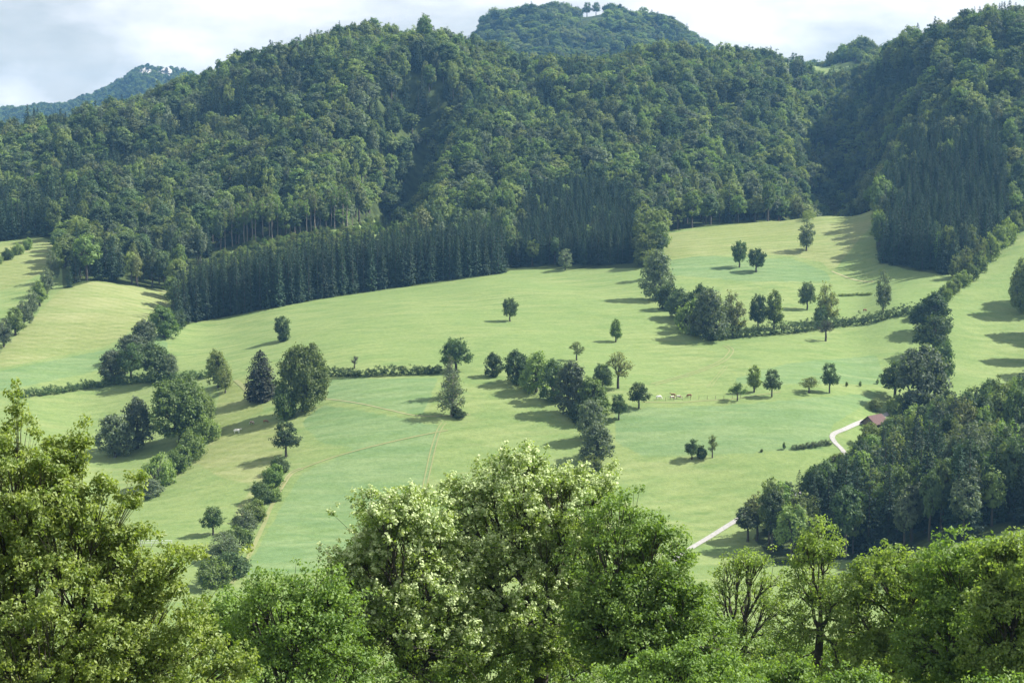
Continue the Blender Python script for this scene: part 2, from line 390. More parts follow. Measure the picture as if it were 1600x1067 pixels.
LUSH_SHADE = [[(170, 545), (260, 520), (262, 560), (150, 580), (0, 612), (-80, 620), (-80, 600), (0, 580)],
        [(515, 592), (685, 590), (660, 648), (510, 624)],
        [(505, 632), (650, 658), (690, 665), (660, 775), (560, 860), (480, 895), (375, 905), (470, 740), (560, 700), (500, 690), (470, 660)],
        [(1090, 400), (1240, 405), (1292, 425), (1300, 440), (1180, 440), (1050, 430), (1045, 408)],
        [(1150, 590), (1230, 568), (1370, 555), (1385, 600), (1300, 600), (1150, 600)],  # dark band: shade of the hollow put into the grass colour
        [(960, 640), (1150, 632), (1380, 612), (1300, 665), (1290, 700), (1010, 715), (960, 690)]]
WP = {k: world_poly(p) for k, p in POLY.items() if False}
def pixel_of(x, y):
    return proj(x, y, H(x, y))
def is_open(x, y):
    """meadow (no forest) at this spot"""
    px, py = pixel_of(x, y)
    m = inpoly(px, py, POLY['main']) & (y < 900)
    for pl, a, b in CLEAR:
        m |= inpoly(px, py, pl) & (y > a) & (y < b)
    m |= (y > 1385) & (y < 1640) & (x > P2(1226, 1450)[0]) & (x < P2(1338, 1450)[0])
    m |= y < 380
    return m
tt = np.concatenate([np.linspace(-1.2, -0.37, 36)[:-1], np.arange(-0.37, 0.37, 3.0 / F), np.linspace(0.37, 1.2, 36)])
yy = np.concatenate([np.array([-390, -250, -150, -80, -40, -15, 0, 10, 20, 30, 40, 55, 70, 90, 115, 150, 200, 240, 280, 320, 350]), np.arange(365, 900, 2.2), np.arange(900, 1300, 9), np.geomspace(1300, 4400, 64)])
TT, YY = np.meshgrid(tt, yy)
XX = TT * np.maximum(YY, 200)
ZZ = H(XX, YY)
co = np.stack([XX, YY, ZZ], -1).reshape(-1, 3)
nr, nc = XX.shape
idx = np.arange(nr * nc).reshape(nr, nc)
q = np.stack([idx[:-1, :-1], idx[:-1, 1:], idx[1:, 1:], idx[1:, :-1]], -1).reshape(-1, 4)
def mesh_np(name, verts, faces, k, mats, tint=None, midx=None, smooth=False):
    """verts (n,3), faces (m,k) -> mesh"""
    me = bpy.data.meshes.new(name)
    verts = np.ascontiguousarray(verts, np.float32); faces = np.ascontiguousarray(faces, np.int32)
    me.vertices.add(len(verts)); me.vertices.foreach_set('co', verts.ravel())
    me.loops.add(faces.size); me.loops.foreach_set('vertex_index', faces.ravel())
    me.polygons.add(len(faces)); me.polygons.foreach_set('loop_start', np.arange(0, faces.size, k, dtype=np.int32))
    me.polygons.foreach_set('loop_total', np.full(len(faces), k, np.int32))
    if midx is not None: me.polygons.foreach_set('material_index', np.asarray(midx, np.int32))
    me.update(calc_edges=True)
    for m_ in mats: me.materials.append(m_)
    me.polygons.foreach_set('use_smooth', np.full(len(faces), smooth))
    if tint is not None:
        a = me.attributes.new('tint', 'FLOAT', 'FACE'); a.data.foreach_set('value', np.asarray(tint, np.float32))
    return me
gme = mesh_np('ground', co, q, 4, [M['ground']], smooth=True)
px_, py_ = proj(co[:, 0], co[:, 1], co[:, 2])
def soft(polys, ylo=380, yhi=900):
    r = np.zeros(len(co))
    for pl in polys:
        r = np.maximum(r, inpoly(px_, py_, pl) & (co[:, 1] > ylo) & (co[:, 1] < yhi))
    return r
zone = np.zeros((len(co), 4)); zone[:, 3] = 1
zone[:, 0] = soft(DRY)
zone[:, 1] = soft(LUSH_SHADE)
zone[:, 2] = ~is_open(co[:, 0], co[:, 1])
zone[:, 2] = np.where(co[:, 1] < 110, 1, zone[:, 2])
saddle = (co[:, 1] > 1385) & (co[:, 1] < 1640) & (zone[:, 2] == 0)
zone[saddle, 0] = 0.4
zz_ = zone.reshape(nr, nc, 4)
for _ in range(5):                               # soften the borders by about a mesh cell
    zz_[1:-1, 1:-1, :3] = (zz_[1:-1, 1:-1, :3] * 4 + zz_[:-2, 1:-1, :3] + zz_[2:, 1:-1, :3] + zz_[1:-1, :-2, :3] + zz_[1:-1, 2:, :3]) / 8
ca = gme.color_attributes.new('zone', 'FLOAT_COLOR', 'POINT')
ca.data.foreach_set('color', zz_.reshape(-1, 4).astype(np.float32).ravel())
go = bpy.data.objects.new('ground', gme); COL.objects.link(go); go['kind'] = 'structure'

def ribbon(name, pts, w, m, lift=0.08, gap=None):
    """a strip that lies on the ground along points seen in the photograph"""
    P = [at(*p) for p in pts]
    L = []
    for i in range(len(P) - 1):
        p0 = P[max(i - 1, 0)]; p1 = P[i]; p2 = P[i + 1]; p3 = P[min(i + 2, len(P) - 1)]
        n = max(2, int(math.dist(p1, p2) / 1.5))
        for k in range(n):
            u = k / n
            L.append([0.5 * (2 * b + (c - a) * u + (2 * a - 5 * b + 4 * c - d) * u * u + (-a + 3 * b - 3 * c + d) * u ** 3) for a, b, c, d in zip(p0, p1, p2, p3)])
    L.append(P[-1])
    L = np.array(L)
    d = np.gradient(L, axis=0); d /= np.linalg.norm(d, axis=1)[:, None] + 1e-9
    nrm = np.stack([-d[:, 1], d[:, 0]], 1)
    vs, fs = [], []
    strips = [(-w / 2, w / 2)] if gap is None else [(-w / 2, -gap / 2), (gap / 2, w / 2)]
    for a, b in strips:
        o0 = len(vs)
        offs = np.linspace(a, b, 5)
        for i in range(len(L)):
            jit = 0.12 * w * math.sin(i * 0.37 + a) * (0.5 if gap else 1) * 0.5
            for oo in offs:
                x, y = L[i] + nrm[i] * (oo + jit * (1 if abs(oo) > 0 else 0))
                vs.append((x, y, float(H(x, y)) + lift))
        for i in range(len(L) - 1):
            for k in range(4):
                a0 = o0 + i * 5 + k
                fs.append((a0, a0 + 1, a0 + 6, a0 + 5))
    me = mesh_np(name, np.array(vs), np.array(fs), 4, [M[m]], smooth=True)
    ob = bpy.data.objects.new(name, me); COL.objects.link(ob); ob['kind'] = 'structure'
    return ob
ribbon('gravel_road', [(1050, 880), (1090, 850), (1140, 820), (1200, 783), (1250, 770), (1295, 748), (1322, 722), (1317, 704), (1304, 690), (1302, 679), (1325, 668), (1365, 655), (1400, 640)], 1.8, 'gravel', 0.15)
ribbon('farm_track', [(362, 912), (392, 862), (420, 800), (440, 762), (455, 740)], 1.3, 'rut', 0.1)
ribbon('farm_track', [(431, 775), (443, 756), (456, 739), (472, 732)], 1.6, 'track', 0.15, gap=0.8)
ribbon('farm_track', [(472, 732), (510, 718), (560, 703), (640, 684), (700, 672)], 0.7, 'rut', 0.12)
ribbon('farm_track', [(661, 778), (668, 740), (676, 705), (686, 672), (694, 660)], 1.8, 'rut', 0.1, gap=0.9)
ribbon('ditch_line', [(508, 623), (560, 630), (610, 641), (660, 650), (735, 648)], 0.5, 'track', 0.1)
ribbon('farm_track', [(1020, 601), (1060, 590), (1100, 577), (1130, 563), (1143, 548), (1133, 540)], 2.3, 'rut', 0.1, gap=1.2)
ribbon('farm_track', [(1108, 605), (1120, 590), (1135, 572)], 1.5, 'rut', 0.1, gap=1.0)
ribbon('gravel_path', [(368, 594), (378, 603), (386, 611)], 1.8, 'rut', 0.12)
ribbon('field_edge', [(1004, 628), (1060, 629), (1100, 626), (1150, 623), (1220, 612)], 0.8, 'rut', 0.1)
ribbon('farm_track', [(1300, 424), (1330, 436), (1365, 440)], 1.2, 'track', 0.1)

# ------------------------------------------------------------------ tree builders
UP = np.array([0, 0, 1.0])
def unit(a): return a / (np.linalg.norm(a, axis=-1, keepdims=True) + 1e-9)

_rw = np.random.default_rng(123)
WV = [np.concatenate([unit(_rw.normal(size=3)) * _rw.uniform(0.7, 1.4), [_rw.uniform(0, 7)]]) for _ in range(7)]
def blob_points(r, blobs, n, shell=0.55, wave=None, fray=0.0, gap=-0.55):
    """points through the outer part of a union of ellipsoids"""
    B = np.array(blobs, float)
    wgt = (B[:, 3] * B[:, 4] * B[:, 5]) ** (2 / 3)
    out, nor = [], []
    tot = 0
    while tot < n:
        k = r.choice(len(B), size=n * 2, p=wgt / wgt.sum())
        d = unit(r.normal(size=(n * 2, 3)))
        rad = (shell + (1 - shell) * r.random(n * 2) ** 0.6)[:, None]
        # lumpy surface
        lump = 1 + 0.13 * np.sin(d[:, :1] * 5 + k[:, None]) * np.sin(d[:, 1:2] * 6 + 2 * k[:, None]) + 0.1 * np.sin(d[:, 2:3] * 9 + k[:, None])
        p = B[k, :3] + d * B[k, 3:] * rad * lump
        if fray:
            p = p + unit(d + UP * 0.5) * (np.minimum(r.exponential(fray, len(p)), 1.8 * fray) * (r.random(len(p)) < 0.3))[:, None]
        keep = np.ones(len(p), bool)
        if wave:
            f3 = 0
            for q_ in WV: f3 = f3 + np.sin(p @ (q_[:3] * 2 * math.pi / wave) + q_[3])
            keep &= f3 / math.sqrt(len(WV)) > gap
        for j in range(len(B)):
            e = np.linalg.norm((p - B[j, :3]) / B[j, 3:], axis=1)
            keep &= (e > 0.5) | (k == j)
        out.append(p[keep]); nor.append(unit(d / B[k, 3:])[keep]); tot += keep.sum()
    return np.concatenate(out)[:n], np.concatenate(nor)[:n]

def kmeans(r, p, k, it=5):
    c = p[r.choice(len(p), k, replace=False)]
    for _ in range(it):
        lab = np.argmin(((p[:, None] - c[None]) ** 2).sum(-1), 1)
        for j in range(k):
            if (lab == j).any(): c[j] = p[lab == j].mean(0)
    return lab
def skeleton(r, tips, base, first, splits=(6, 5, 5), pull=(0.45, 0.5, 0.55), r_tip=0.02, power=0.42):
    """branches that reach every tip by dividing the crown again and again"""
    segs = []
    def rad(n): return r_tip * n ** power
    def limb(a, b, ra, rb, bend):
        m_ = (a + b) / 2 + r.normal(size=3) * np.linalg.norm(b - a) * bend
        m_[2] -= 0.04 * np.linalg.norm(b - a)
        segs.append((a, m_, ra, (ra + rb) / 2)); segs.append((m_, b, (ra + rb) / 2, rb))
    n = len(tips)
    limb(base, first, rad(n) * 1.25, rad(n) * 0.9, 0.03)
    def rec(node, pts, lev):
        if lev >= len(splits) or len(pts) <= splits[lev]:
            for p in pts: segs.append((node, p, rad(1) * 1.4, rad(1) * 0.6))
            return
        lab = kmeans(r, pts, splits[lev])
        for j in range(splits[lev]):
            q_ = pts[lab == j]
            if not len(q_): continue
            c = node + (q_.mean(0) - node) * pull[lev]
            limb(node, c, rad(len(q_)) * 1.15, rad(len(q_)) * 0.85, 0.07)
            rec(c, q_, lev + 1)
    rec(first, tips, 0)
    return segs
def tubes(segs, sides=5, rmin=0.0):
    segs = [s for s in segs if s[2] >= rmin]
    A = np.array([s[0] for s in segs]); B_ = np.array([s[1] for s in segs])
    ra = np.array([s[2] for s in segs]); rb = np.array([s[3] for s in segs])
    d = unit(B_ - A)
    ref = np.where(np.abs(d[:, 2:3]) > 0.9, np.array([[1.0, 0, 0]]), np.array([[0, 0, 1.0]]))
    u = unit(np.cross(d, ref)); v = np.cross(d, u)
    an = np.arange(sides) * 2 * math.pi / sides
    ring = u[:, None] * np.cos(an)[None, :, None] + v[:, None] * np.sin(an)[None, :, None]
    lo = A[:, None] + ring * ra[:, None, None]; hi = B_[:, None] + ring * rb[:, None, None]
    V = np.concatenate([lo, hi], 1).reshape(-1, 3)
    k = np.arange(sides); k2 = (k + 1) % sides
    f = np.stack([k, k2, k2 + sides, k + sides], -1)
    Fc = (np.arange(len(segs))[:, None, None] * 2 * sides + f[None]).reshape(-1, 4)
    return V, Fc
def leaf_cards(r, pos, nor, size, asp=0.55, spread=0.6, droop=0.0):
    """one rhombic leaf face per position"""
    n = len(pos)
    nn = unit(nor + r.normal(size=(n, 3)) * spread)
    a = unit(np.cross(nn, r.normal(size=(n, 3))))
    a[:, 2] -= droop; a = unit(a)
    b = unit(np.cross(nn, a))
    s = (size * r.uniform(0.6, 1.35, n))[:, None]
    V = np.stack([pos - a * s * 0.5, pos + b * s * asp * 0.5 + a * s * 0.08, pos + a * s * 0.5, pos - b * s * asp * 0.5 + a * s * 0.08], 1)
    V[:, 1] += nn * s * 0.08; V[:, 3] += nn * s * 0.08
    return V.reshape(-1, 3), np.arange(n * 4).reshape(-1, 4)
def foliage(r, tips, nor, per, cl_r, size, flat=0.7, spread=0.6, up=0.45, asp=0.6, droop=0.0):
    n = len(tips)
    # each tip carries a clump of leaves domed outwards
    d = r.normal(size=(n * per, 3)); d[:, 2] *= flat
    rr = r.random(n * per) ** 0.45
    d = unit(d) * rr[:, None] * cl_r * r.uniform(0.7, 1.3, n).repeat(per)[:, None]
    base = tips.repeat(per, 0); nb = nor.repeat(per, 0)
    pos = base + d
    nv = unit(nb * 0.6 + unit(d) * 0.9 + UP * up)
    V, Fc = leaf_cards(r, pos, nv, size, asp, spread, droop)
    tint = np.clip(r.random(n).repeat(per) * 0.55 + r.random(n * per) * 0.5, 0, 1)
    return V, Fc, tint

def tree_parts(seed, blobs, base=(0, 0, 0), fork=None, n=170, per=26, cl=0.75, size=0.42, leaf='broad', bark='bark', splits=(6, 5, 4), r_tip=0.035, shell=0.5, sides=5, rmin=0.03, spread=0.6, asp=0.7, flat=0.75, up=0.45, wave=3.2, gap=-0.45):
    r = np.random.default_rng(seed)
    tips, nor = blob_points(r, blobs, n, shell, wave, 0.12, gap)
    B = np.array(blobs)
    if fork is None:
        lo = min(b[2] - b[5] for b in blobs)
        fork = (0.0, 0.0, max(0.4, lo + 0.15 * (B[:, 2].mean() - lo)))
    segs = skeleton(r, tips, np.array(base, float), np.array(fork, float), splits, r_tip=r_tip)
    a = tubes(segs, sides, rmin)
    f = foliage(r, tips, nor, per, cl, size, flat, spread, up, asp)
    tm_ = mesh_np('trunk', a[0], a[1], 4, [M[bark]], smooth=True)
    cm = mesh_np('crown', f[0], f[1], 4, [M[leaf]], tint=f[2])
    return tm_, cm, (tips, nor, segs)

VAR = {}
def variant(key, seed, blobs, **kw):
    a, b, _ = tree_parts(seed, blobs, **kw)
    co_ = np.empty(len(b.vertices) * 3, np.float32); b.vertices.foreach_get('co', co_); co_ = co_.reshape(-1, 3)
    VAR[key] = (a, b, float(co_[:, 2].max()), float(max(co_[:, 0].max() - co_[:, 0].min(), 0.1)), float((co_[:, 0].max() + co_[:, 0].min()) / 2))
# mid-distance trees, about 10 m tall
variant('round', 1, [(0, 0, 6.0, 3.4, 3.3, 3.3), (1.3, 0.5, 4.4, 2.7, 2.5, 2.3), (-1.4, -0.5, 4.6, 2.6, 2.5, 2.3), (0.3, -1, 7.4, 2.4, 2.3, 2.0)], n=220, leaf='broad_dark')
variant('oval', 2, [(0, 0, 6.8, 2.0, 2.0, 3.2), (0.7, 0, 3.7, 2.1, 2.0, 2.1), (-0.7, 0.4, 4.8, 2.0, 2.0, 2.4)], n=190, leaf='broad')
variant('open', 3, [(-2.1, 0, 4.4, 2.1, 2.2, 1.9), (2.0, 0.4, 4.8, 2.1, 2.1, 2.0), (0, -0.8, 7.2, 2.5, 2.3, 2.1), (0.3, 1.5, 5.6, 2.2, 1.9, 1.9), (0, -1.5, 4.6, 1.8, 1.6, 1.5)], n=180, per=24, leaf='broad_dark', shell=0.6)
variant('dome', 4, [(0, 0, 9.5, 5.2, 5, 5.0), (-3.6, 0.4, 6.6, 4.2, 4, 4.6), (3.6, -0.4, 7.2, 4.4, 4, 5.0), (0.5, -3, 5.0, 4.2, 3.4, 4.2), (-1.8, 1, 13.2, 3.6, 3.6, 3.0), (2.6, 0.5, 12.6, 3.6, 3.4, 3.4), (-4.2, 0, 10.6, 3.2, 3.2, 3.2), (4.4, 0, 9.8, 3.3, 3.2, 3.4), (0, -3, 9, 3.6, 3.0, 4.0)], n=640, per=26, cl=1.1, size=0.6, leaf='broad', splits=(7, 6, 5))
variant('bush', 5, [(0, 0, 2.2, 2.8, 2.6, 2.3), (1.6, 0.4, 1.7, 1.9, 2.0, 1.8), (-1.5, -0.3, 1.9, 2.0, 2.0, 1.9)], n=150, per=26, leaf='broad', base=(0, 0, -0.2), fork=(0, 0, 0.4))
variant('bush_dark', 6, [(0, 0, 2.4, 2.6, 2.4, 2.4), (1.4, 0.2, 1.6, 1.9, 2.0, 1.7), (-1.3, 0.5, 1.7, 1.9, 2.0, 1.8)], n=150, per=26, leaf='broad_dark', base=(0, 0, -0.2), fork=(0, 0, 0.4))
variant('grey', 7, [(0, 0, 6.8, 2.8, 2.8, 3.0), (1.2, 0.5, 4.2, 2.6, 2.4, 2.6), (-1.3, -0.5, 4.0, 2.5, 2.3, 2.6)], leaf='broad_grey', n=170, per=24)
variant('willow', 8, [(0.3, 0, 8.2, 1.5, 1.5, 1.8), (-0.6, 0, 6.0, 2.0, 2.0, 1.8), (1.2, 0.3, 4.8, 1.9, 1.8, 1.6), (-1.6, 0.4, 3.4, 1.9, 1.8, 2.2), (0.6, -0.5, 3.2, 2.2, 2.0, 1.8)], n=150, per=17, leaf='broad_grey', shell=0.35, size=0.36, bark='bark_pale')
variant('light', 9, [(0, 0, 6.6, 2.6, 2.6, 3.0), (1.0, 0.5, 4.0, 2.6, 2.4, 2.6), (-1.0, -0.5, 4.0, 2.4, 2.3, 2.8)], leaf='broad_light', n=160, per=22)
variant('fruit', 10, [(-1.6, 0, 4.0, 1.9, 1.9, 1.4), (1.6, 0.4, 4.2, 1.9, 2.1, 1.4), (0, -0.5, 5.8, 2.0, 2.0, 1.5)], n=100, per=20, leaf='broad', shell=0.5, size=0.36)
variant('bare', 12, [(-1.5, 0, 5.0, 1.8, 1.8, 1.4), (1.4, 0.4, 5.2, 1.7, 1.8, 1.5), (0, -0.5, 7.4, 1.9, 1.9, 1.6)], n=120, per=9, leaf='brown', shell=0.4, size=0.3, rmin=0.02, r_tip=0.045)
variant('airy', 13, [(0.2, 0, 9.0, 2.0, 2.0, 1.5), (-1.6, 0, 7.2, 2.0, 1.8, 1.3), (1.9, 0.4, 6.6, 2.0, 1.8, 1.3), (0.8, -0.5, 4.4, 1.8, 1.8, 1.2)], n=110, per=18, leaf='broad_light', shell=0.5, size=0.36, r_tip=0.045)
for key, sd, lf in (('full', 61, 'broad'), ('full_dark', 62, 'broad_dark'), ('full_grey', 63, 'broad_grey')):
    variant(key, sd, [(0, 0, 6.3, 3.2, 3.0, 3.4), (1.5, 0.6, 4.0, 2.8, 2.6, 3.4), (-1.6, -0.5, 3.8, 2.7, 2.6, 3.3), (0.3, -1.6, 3.0, 2.6, 2.2, 2.7), (0.9, 0, 8.0, 2.0, 2.0, 1.7), (-1.2, 0.3, 7.4, 1.9, 1.9, 1.7)], n=230, per=26, cl=0.85, size=0.48, leaf=lf, fork=(0, 0, 1.2), spread=0.5)
# forest trees: crowns closed to well below the top, long trunk beneath
def fvar(key, seed, w, h, leaf, n=130, lobes=7, cl=1.15, size=0.82, per=24):
    r = np.random.default_rng(seed)
    bl = [(0, 0, h * 0.62, w * 0.46, w * 0.46, h * 0.34)]
    for i in range(lobes):
        a = i * 2.4 + r.uniform(0, 1); q_ = r.uniform(0.2, 0.34) * w; z = h * r.uniform(0.5, 0.84)
        bl.append((math.cos(a) * q_, math.sin(a) * q_, z, w * r.uniform(0.2, 0.3), w * r.uniform(0.2, 0.3), h * r.uniform(0.11, 0.18)))
    variant(key, seed, bl, n=n, per=per, cl=cl, size=size, leaf=leaf, splits=(5, 4), rmin=0.07, r_tip=0.06, shell=0.55, sides=4, spread=0.32, up=0.75, wave=5.0, gap=-0.4)
fvar('fb0', 21, 9.5, 19, 'broad'); fvar('fb1', 22, 8.0, 21, 'broad'); fvar('fb2', 23, 10.5, 18, 'broad'); fvar('fb3', 24, 7.5, 18, 'broad_dark'); fvar('fb4', 25, 9.0, 20, 'broad_dark'); fvar('fb5', 26, 8.5, 17, 'broad_light', per=17); fvar('fb6', 27, 8.8, 19, 'broad_grey')
variant('tall_trunk', 28, [(0, 0, 20, 2.0, 2.0, 3.6), (0.6, 0.2, 16.5, 1.7, 1.6, 2.2), (-0.7, 0, 14.5, 1.5, 1.5, 1.6)], n=80, per=16, cl=0.8, size=0.6, leaf='broad', bark='bark_pale', splits=(5, 4), rmin=0.05, r_tip=0.045, fork=(0, 0, 15), sides=4)

def spruce(key, seed, h, w, leaf='spruce', power=0.72, whorls=34, per=13, cards=5, size=0.95, bare=0.04):
    r = np.random.default_rng(seed)
    pos, nor, tint = [], [], []
    segs = [(np.array([0, 0, -0.5]), np.array([0, 0, h * 0.5]), 0.28 * h / 22, 0.17 * h / 22), (np.array([0, 0, h * 0.5]), np.array([0, 0, h * 0.985]), 0.17 * h / 22, 0.02)]
    for i in range(whorls):
        f = i / (whorls - 1)
        z = h * (bare + (0.985 - bare) * f)
        L = w / 2 * 1.15 * ((1 - f) ** power) * r.uniform(0.82, 1.12) + 0.12
        if f < 0.12: L *= 0.75 + 2 * f
        nb = max(4, int(per * (0.5 + 0.5 * (1 - f))))
        for k in range(nb):
            a = r.uniform(0, 2 * math.pi); Lk = L * r.uniform(0.7, 1.15)
            tv = r.random()
            for c in range(cards):
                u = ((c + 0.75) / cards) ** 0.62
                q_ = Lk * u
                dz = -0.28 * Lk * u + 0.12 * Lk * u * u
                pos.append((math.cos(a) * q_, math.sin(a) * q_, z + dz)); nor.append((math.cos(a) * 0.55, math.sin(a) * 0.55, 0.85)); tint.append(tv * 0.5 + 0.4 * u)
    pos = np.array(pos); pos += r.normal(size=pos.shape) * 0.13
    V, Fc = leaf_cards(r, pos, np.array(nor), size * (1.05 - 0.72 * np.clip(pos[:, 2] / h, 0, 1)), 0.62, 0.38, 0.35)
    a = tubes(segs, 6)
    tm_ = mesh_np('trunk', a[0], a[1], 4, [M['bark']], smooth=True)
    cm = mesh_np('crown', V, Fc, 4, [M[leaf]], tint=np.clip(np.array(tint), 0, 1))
    VAR[key] = (tm_, cm, h, w, 0.0)
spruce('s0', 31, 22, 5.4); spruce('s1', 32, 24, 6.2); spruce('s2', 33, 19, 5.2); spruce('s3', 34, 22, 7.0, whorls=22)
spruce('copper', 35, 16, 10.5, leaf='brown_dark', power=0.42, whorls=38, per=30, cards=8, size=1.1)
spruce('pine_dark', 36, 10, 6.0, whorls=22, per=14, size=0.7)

def add_tree(name, key, x, y, h, w, label, cat='tree', group=None, rot=None, sink=0.0):
    a, b, vh, vw, vx = VAR[key]
    e = bpy.data.objects.new(name, None); COL.objects.link(e)
    e.empty_display_size = 0.5
    e.location = (x, y, float(H(x, y)) - 0.15 - sink)
    e.rotation_euler = (0, 0, random.uniform(0, 6.28) if rot is None else rot)
    sx = w / vw; e.scale = (sx, sx, h / vh)
    e['label'] = label; e['category'] = cat
    if group: e['group'] = group
    for nm, me in (('trunk', a), ('crown', b)):
        ob = bpy.data.objects.new(nm, me); COL.objects.link(ob); ob.parent = e
    return e
ORD = ['first', 'second', 'third', 'fourth', 'fifth', 'sixth', 'seventh', 'eighth', 'ninth', 'tenth', 'eleventh', 'twelfth', 'thirteenth', 'fourteenth']
def T(key, px, v, hpx, wpx, label, name='broadleaf_tree', cat='tree', group=None, rot=None):
    x, y = at(px, v)
    return add_tree(name, key, x, y, hpx * y / F * 1.02, wpx * y / F, label, cat, group, rot)

# ------------------------------------------------------------------ trees one can tell apart on the meadows
T('round', 797, 502, 38, 31, 'small round tree standing alone in the middle of the upper meadow')
T('bush_dark', 443, 533, 24, 26, 'dark shrub round the foot of the lone tree below the spruce plantation', 'shrub', 'shrub')
T('round', 441, 532, 40, 34, 'small lone tree below the left half of the spruce plantation')
T('oval', 962, 534, 38, 23, 'slender pale tree alone to the right of the round meadow tree')
T('grey', 883, 422, 34, 31, 'greyish round tree at the foot of the plantation, top edge of the upper meadow')
T('airy', 901, 563, 31, 30, 'small open crowned tree just above the diagonal tree row')
T('airy', 966, 607, 60, 48, 'tall yellow-green open tree behind the lower end of the diagonal tree row')
T('round', 941, 612, 46, 40, 'grey-green rounded tree left of the tall yellow-green open tree')
T('open', 998, 638, 43, 44, 'spreading fruit tree beside the grazing cows')
T('open', 967, 656, 42, 38, 'dark fruit tree below the spreading one beside the cows')
T('fruit', 1152, 626, 32, 33, 'lowest and leftmost fruit tree of the three on the field boundary')
T('oval', 1178, 613, 46, 27, 'upright narrow tree in the middle of the three on the field boundary')
T('open', 1206, 620, 45, 36, 'rightmost tree of the three on the field boundary')
T('fruit', 1264, 614, 27, 44, 'low leaning spreading fruit tree with bushy shade beneath')
T('open', 1296, 614, 49, 37, 'dark upright tree right beside the low leaning fruit tree')
T('oval', 1323, 604, 9, 6, 'left one of two tiny saplings beyond the dark upright tree', 'sapling', 'sapling')
T('oval', 1344, 604, 10, 6, 'right one of two tiny saplings beyond the dark upright tree', 'sapling', 'sapling')
T('oval', 1371, 600, 9, 7, 'tiny sapling close to the big grey trees by the lane', 'sapling', 'sapling')
T('open', 1081, 718, 34, 32, 'dark round tree, left of three on the lower right field')
T('bush_dark', 1096, 716, 24, 20, 'bushy middle tree of three on the lower right field')
T('airy', 1113, 715, 38, 25, 'lighter upright tree, right of three on the lower right field')
T('oval', 1190, 706, 6, 6, 'tiny shrub on the faint grass bank of the lower right field', 'shrub', 'shrub')
T('oval', 1225, 702, 13, 7, 'thin young sapling on the faint grass bank', 'sapling', 'sapling')
T('round', 1155, 418, 43, 31, 'left tree of the pair on the upper right pasture')
T('round', 1182, 425, 38, 36, 'right and lower tree of the pair on the upper right pasture')
T('grey', 1260, 392, 50, 37, 'single dense tree near the top of the dry pasture')
T('round', 1261, 484, 45, 33, 'roundish tree left of the tall pale one above the dark hedge')
T('light', 1292, 506, 68, 40, 'tall pale leafy tree rising above the dark hedge')
T('bush_dark', 1282, 508, 34, 32, 'dark bushy shrub at the foot of the tall pale tree in the hedge', 'shrub', 'shrub')
T('grey', 1380, 489, 68, 34, 'tall slim grey-green tree at the right part of the dark hedge')
T('bare', 1290, 533, 36, 29, 'brownish half bare small tree just below the dark hedge')
T('light', 1145, 524, 72, 46, 'light green tall tree with thin trunks, left of the dark pair at the hedge')
T('round', 1184, 516, 58, 36, 'left tree of the dark pair above the hedge')
T('oval', 1209, 514, 64, 34, 'right tree of the dark pair above the hedge')
T('open', 447, 713, 57, 56, 'open crowned lone tree above the hedge beside the cart track')
T('open', 333, 836, 49, 48, 'dark lone tree behind the hedge at lower left', rot=0.4)
T('copper', 408, 624, 78, 50, 'dark brownish conifer beside the huge twin-crowned tree', 'conifer_tree')
T('dome', 474, 642, 108, 96, 'huge dense twin-crowned tree in the middle left of the meadow', rot=0.2)
T('bush', 445, 655, 62, 50, 'lower leafy tree leaning against the left of the huge twin-crowned tree')
T('round', 712, 580, 54, 58, 'dense dark round tree at the right end of the low hedge')
T('willow', 704, 622, 72, 40, 'pale feathery tree in front of the dark round one by the low hedge')
T('willow', 706, 650, 74, 58, 'pale drooping willow above the bare patch in mid meadow')
T('bush_dark', 716, 652, 16, 32, 'low dark bush at the foot of the pale willow', 'shrub', 'shrub')
T('bare', 554, 576, 22, 18, 'little brownish tree sticking out of the low hedge')
T('full', 341, 606, 64, 46, 'full green tree at the end of the left hedge near the gravel path')
T('light', 352, 614, 50, 30, 'yellowish tree in front of the full green one near the gravel path')
T('full_dark', 241, 596, 65, 62, 'dark dome shaped tree at the right end of the left tree group')
T('full_grey', 266, 592, 42, 31, 'pale small tree tucked right of the dark dome shaped tree')
T('open', 205, 595, 61, 58, 'loose tree with visible trunk left of the dark dome shaped tree')
T('full_grey', 178, 598, 55, 55, 'leftmost bluish tree of the left tree group')
T('full_grey', 205, 562, 42, 55, 'greyish tree behind the left tree group, lower on the diagonal')
T('full_grey', 226, 545, 48, 55, 'greyish tree in the middle of the diagonal below the plantation corner')
T('full', 256, 527, 52, 60, 'broad tree on the diagonal right below the plantation corner')
T('bush_dark', 278, 512, 29, 43, 'dark bush between the diagonal trees and the plantation corner', 'shrub', 'shrub')
# clump lower left
T('dome', 282, 692, 107, 122, 'largest rounded tree of the clump at lower left', rot=1.0)
T('dome', 312, 678, 76, 75, 'tree on the right flank of the largest rounded tree at lower left', rot=2.0)
T('full_grey', 215, 700, 84, 70, 'bluish tree left of the largest rounded tree in the clump')
T('full_grey', 180, 714, 72, 70, 'leftmost bluish tree of the clump at lower left')
T('bush', 300, 718, 52, 58, 'bright green bush under the right side of the lower left clump', 'shrub', 'shrub')
T('bush', 322, 690, 45, 50, 'uppermost bright bush on the right edge of the lower left clump', 'shrub', 'shrub')
T('bush', 282, 735, 45, 52, 'green bush one below the clump on the field edge', 'shrub', 'shrub')
T('bush', 250, 758, 54, 58, 'large bush at the lower end of the clump on the field edge', 'shrub', 'shrub')
T('full_grey', 234, 776, 31, 50, 'last pale low bush below the clump on the field edge', 'shrub', 'shrub')
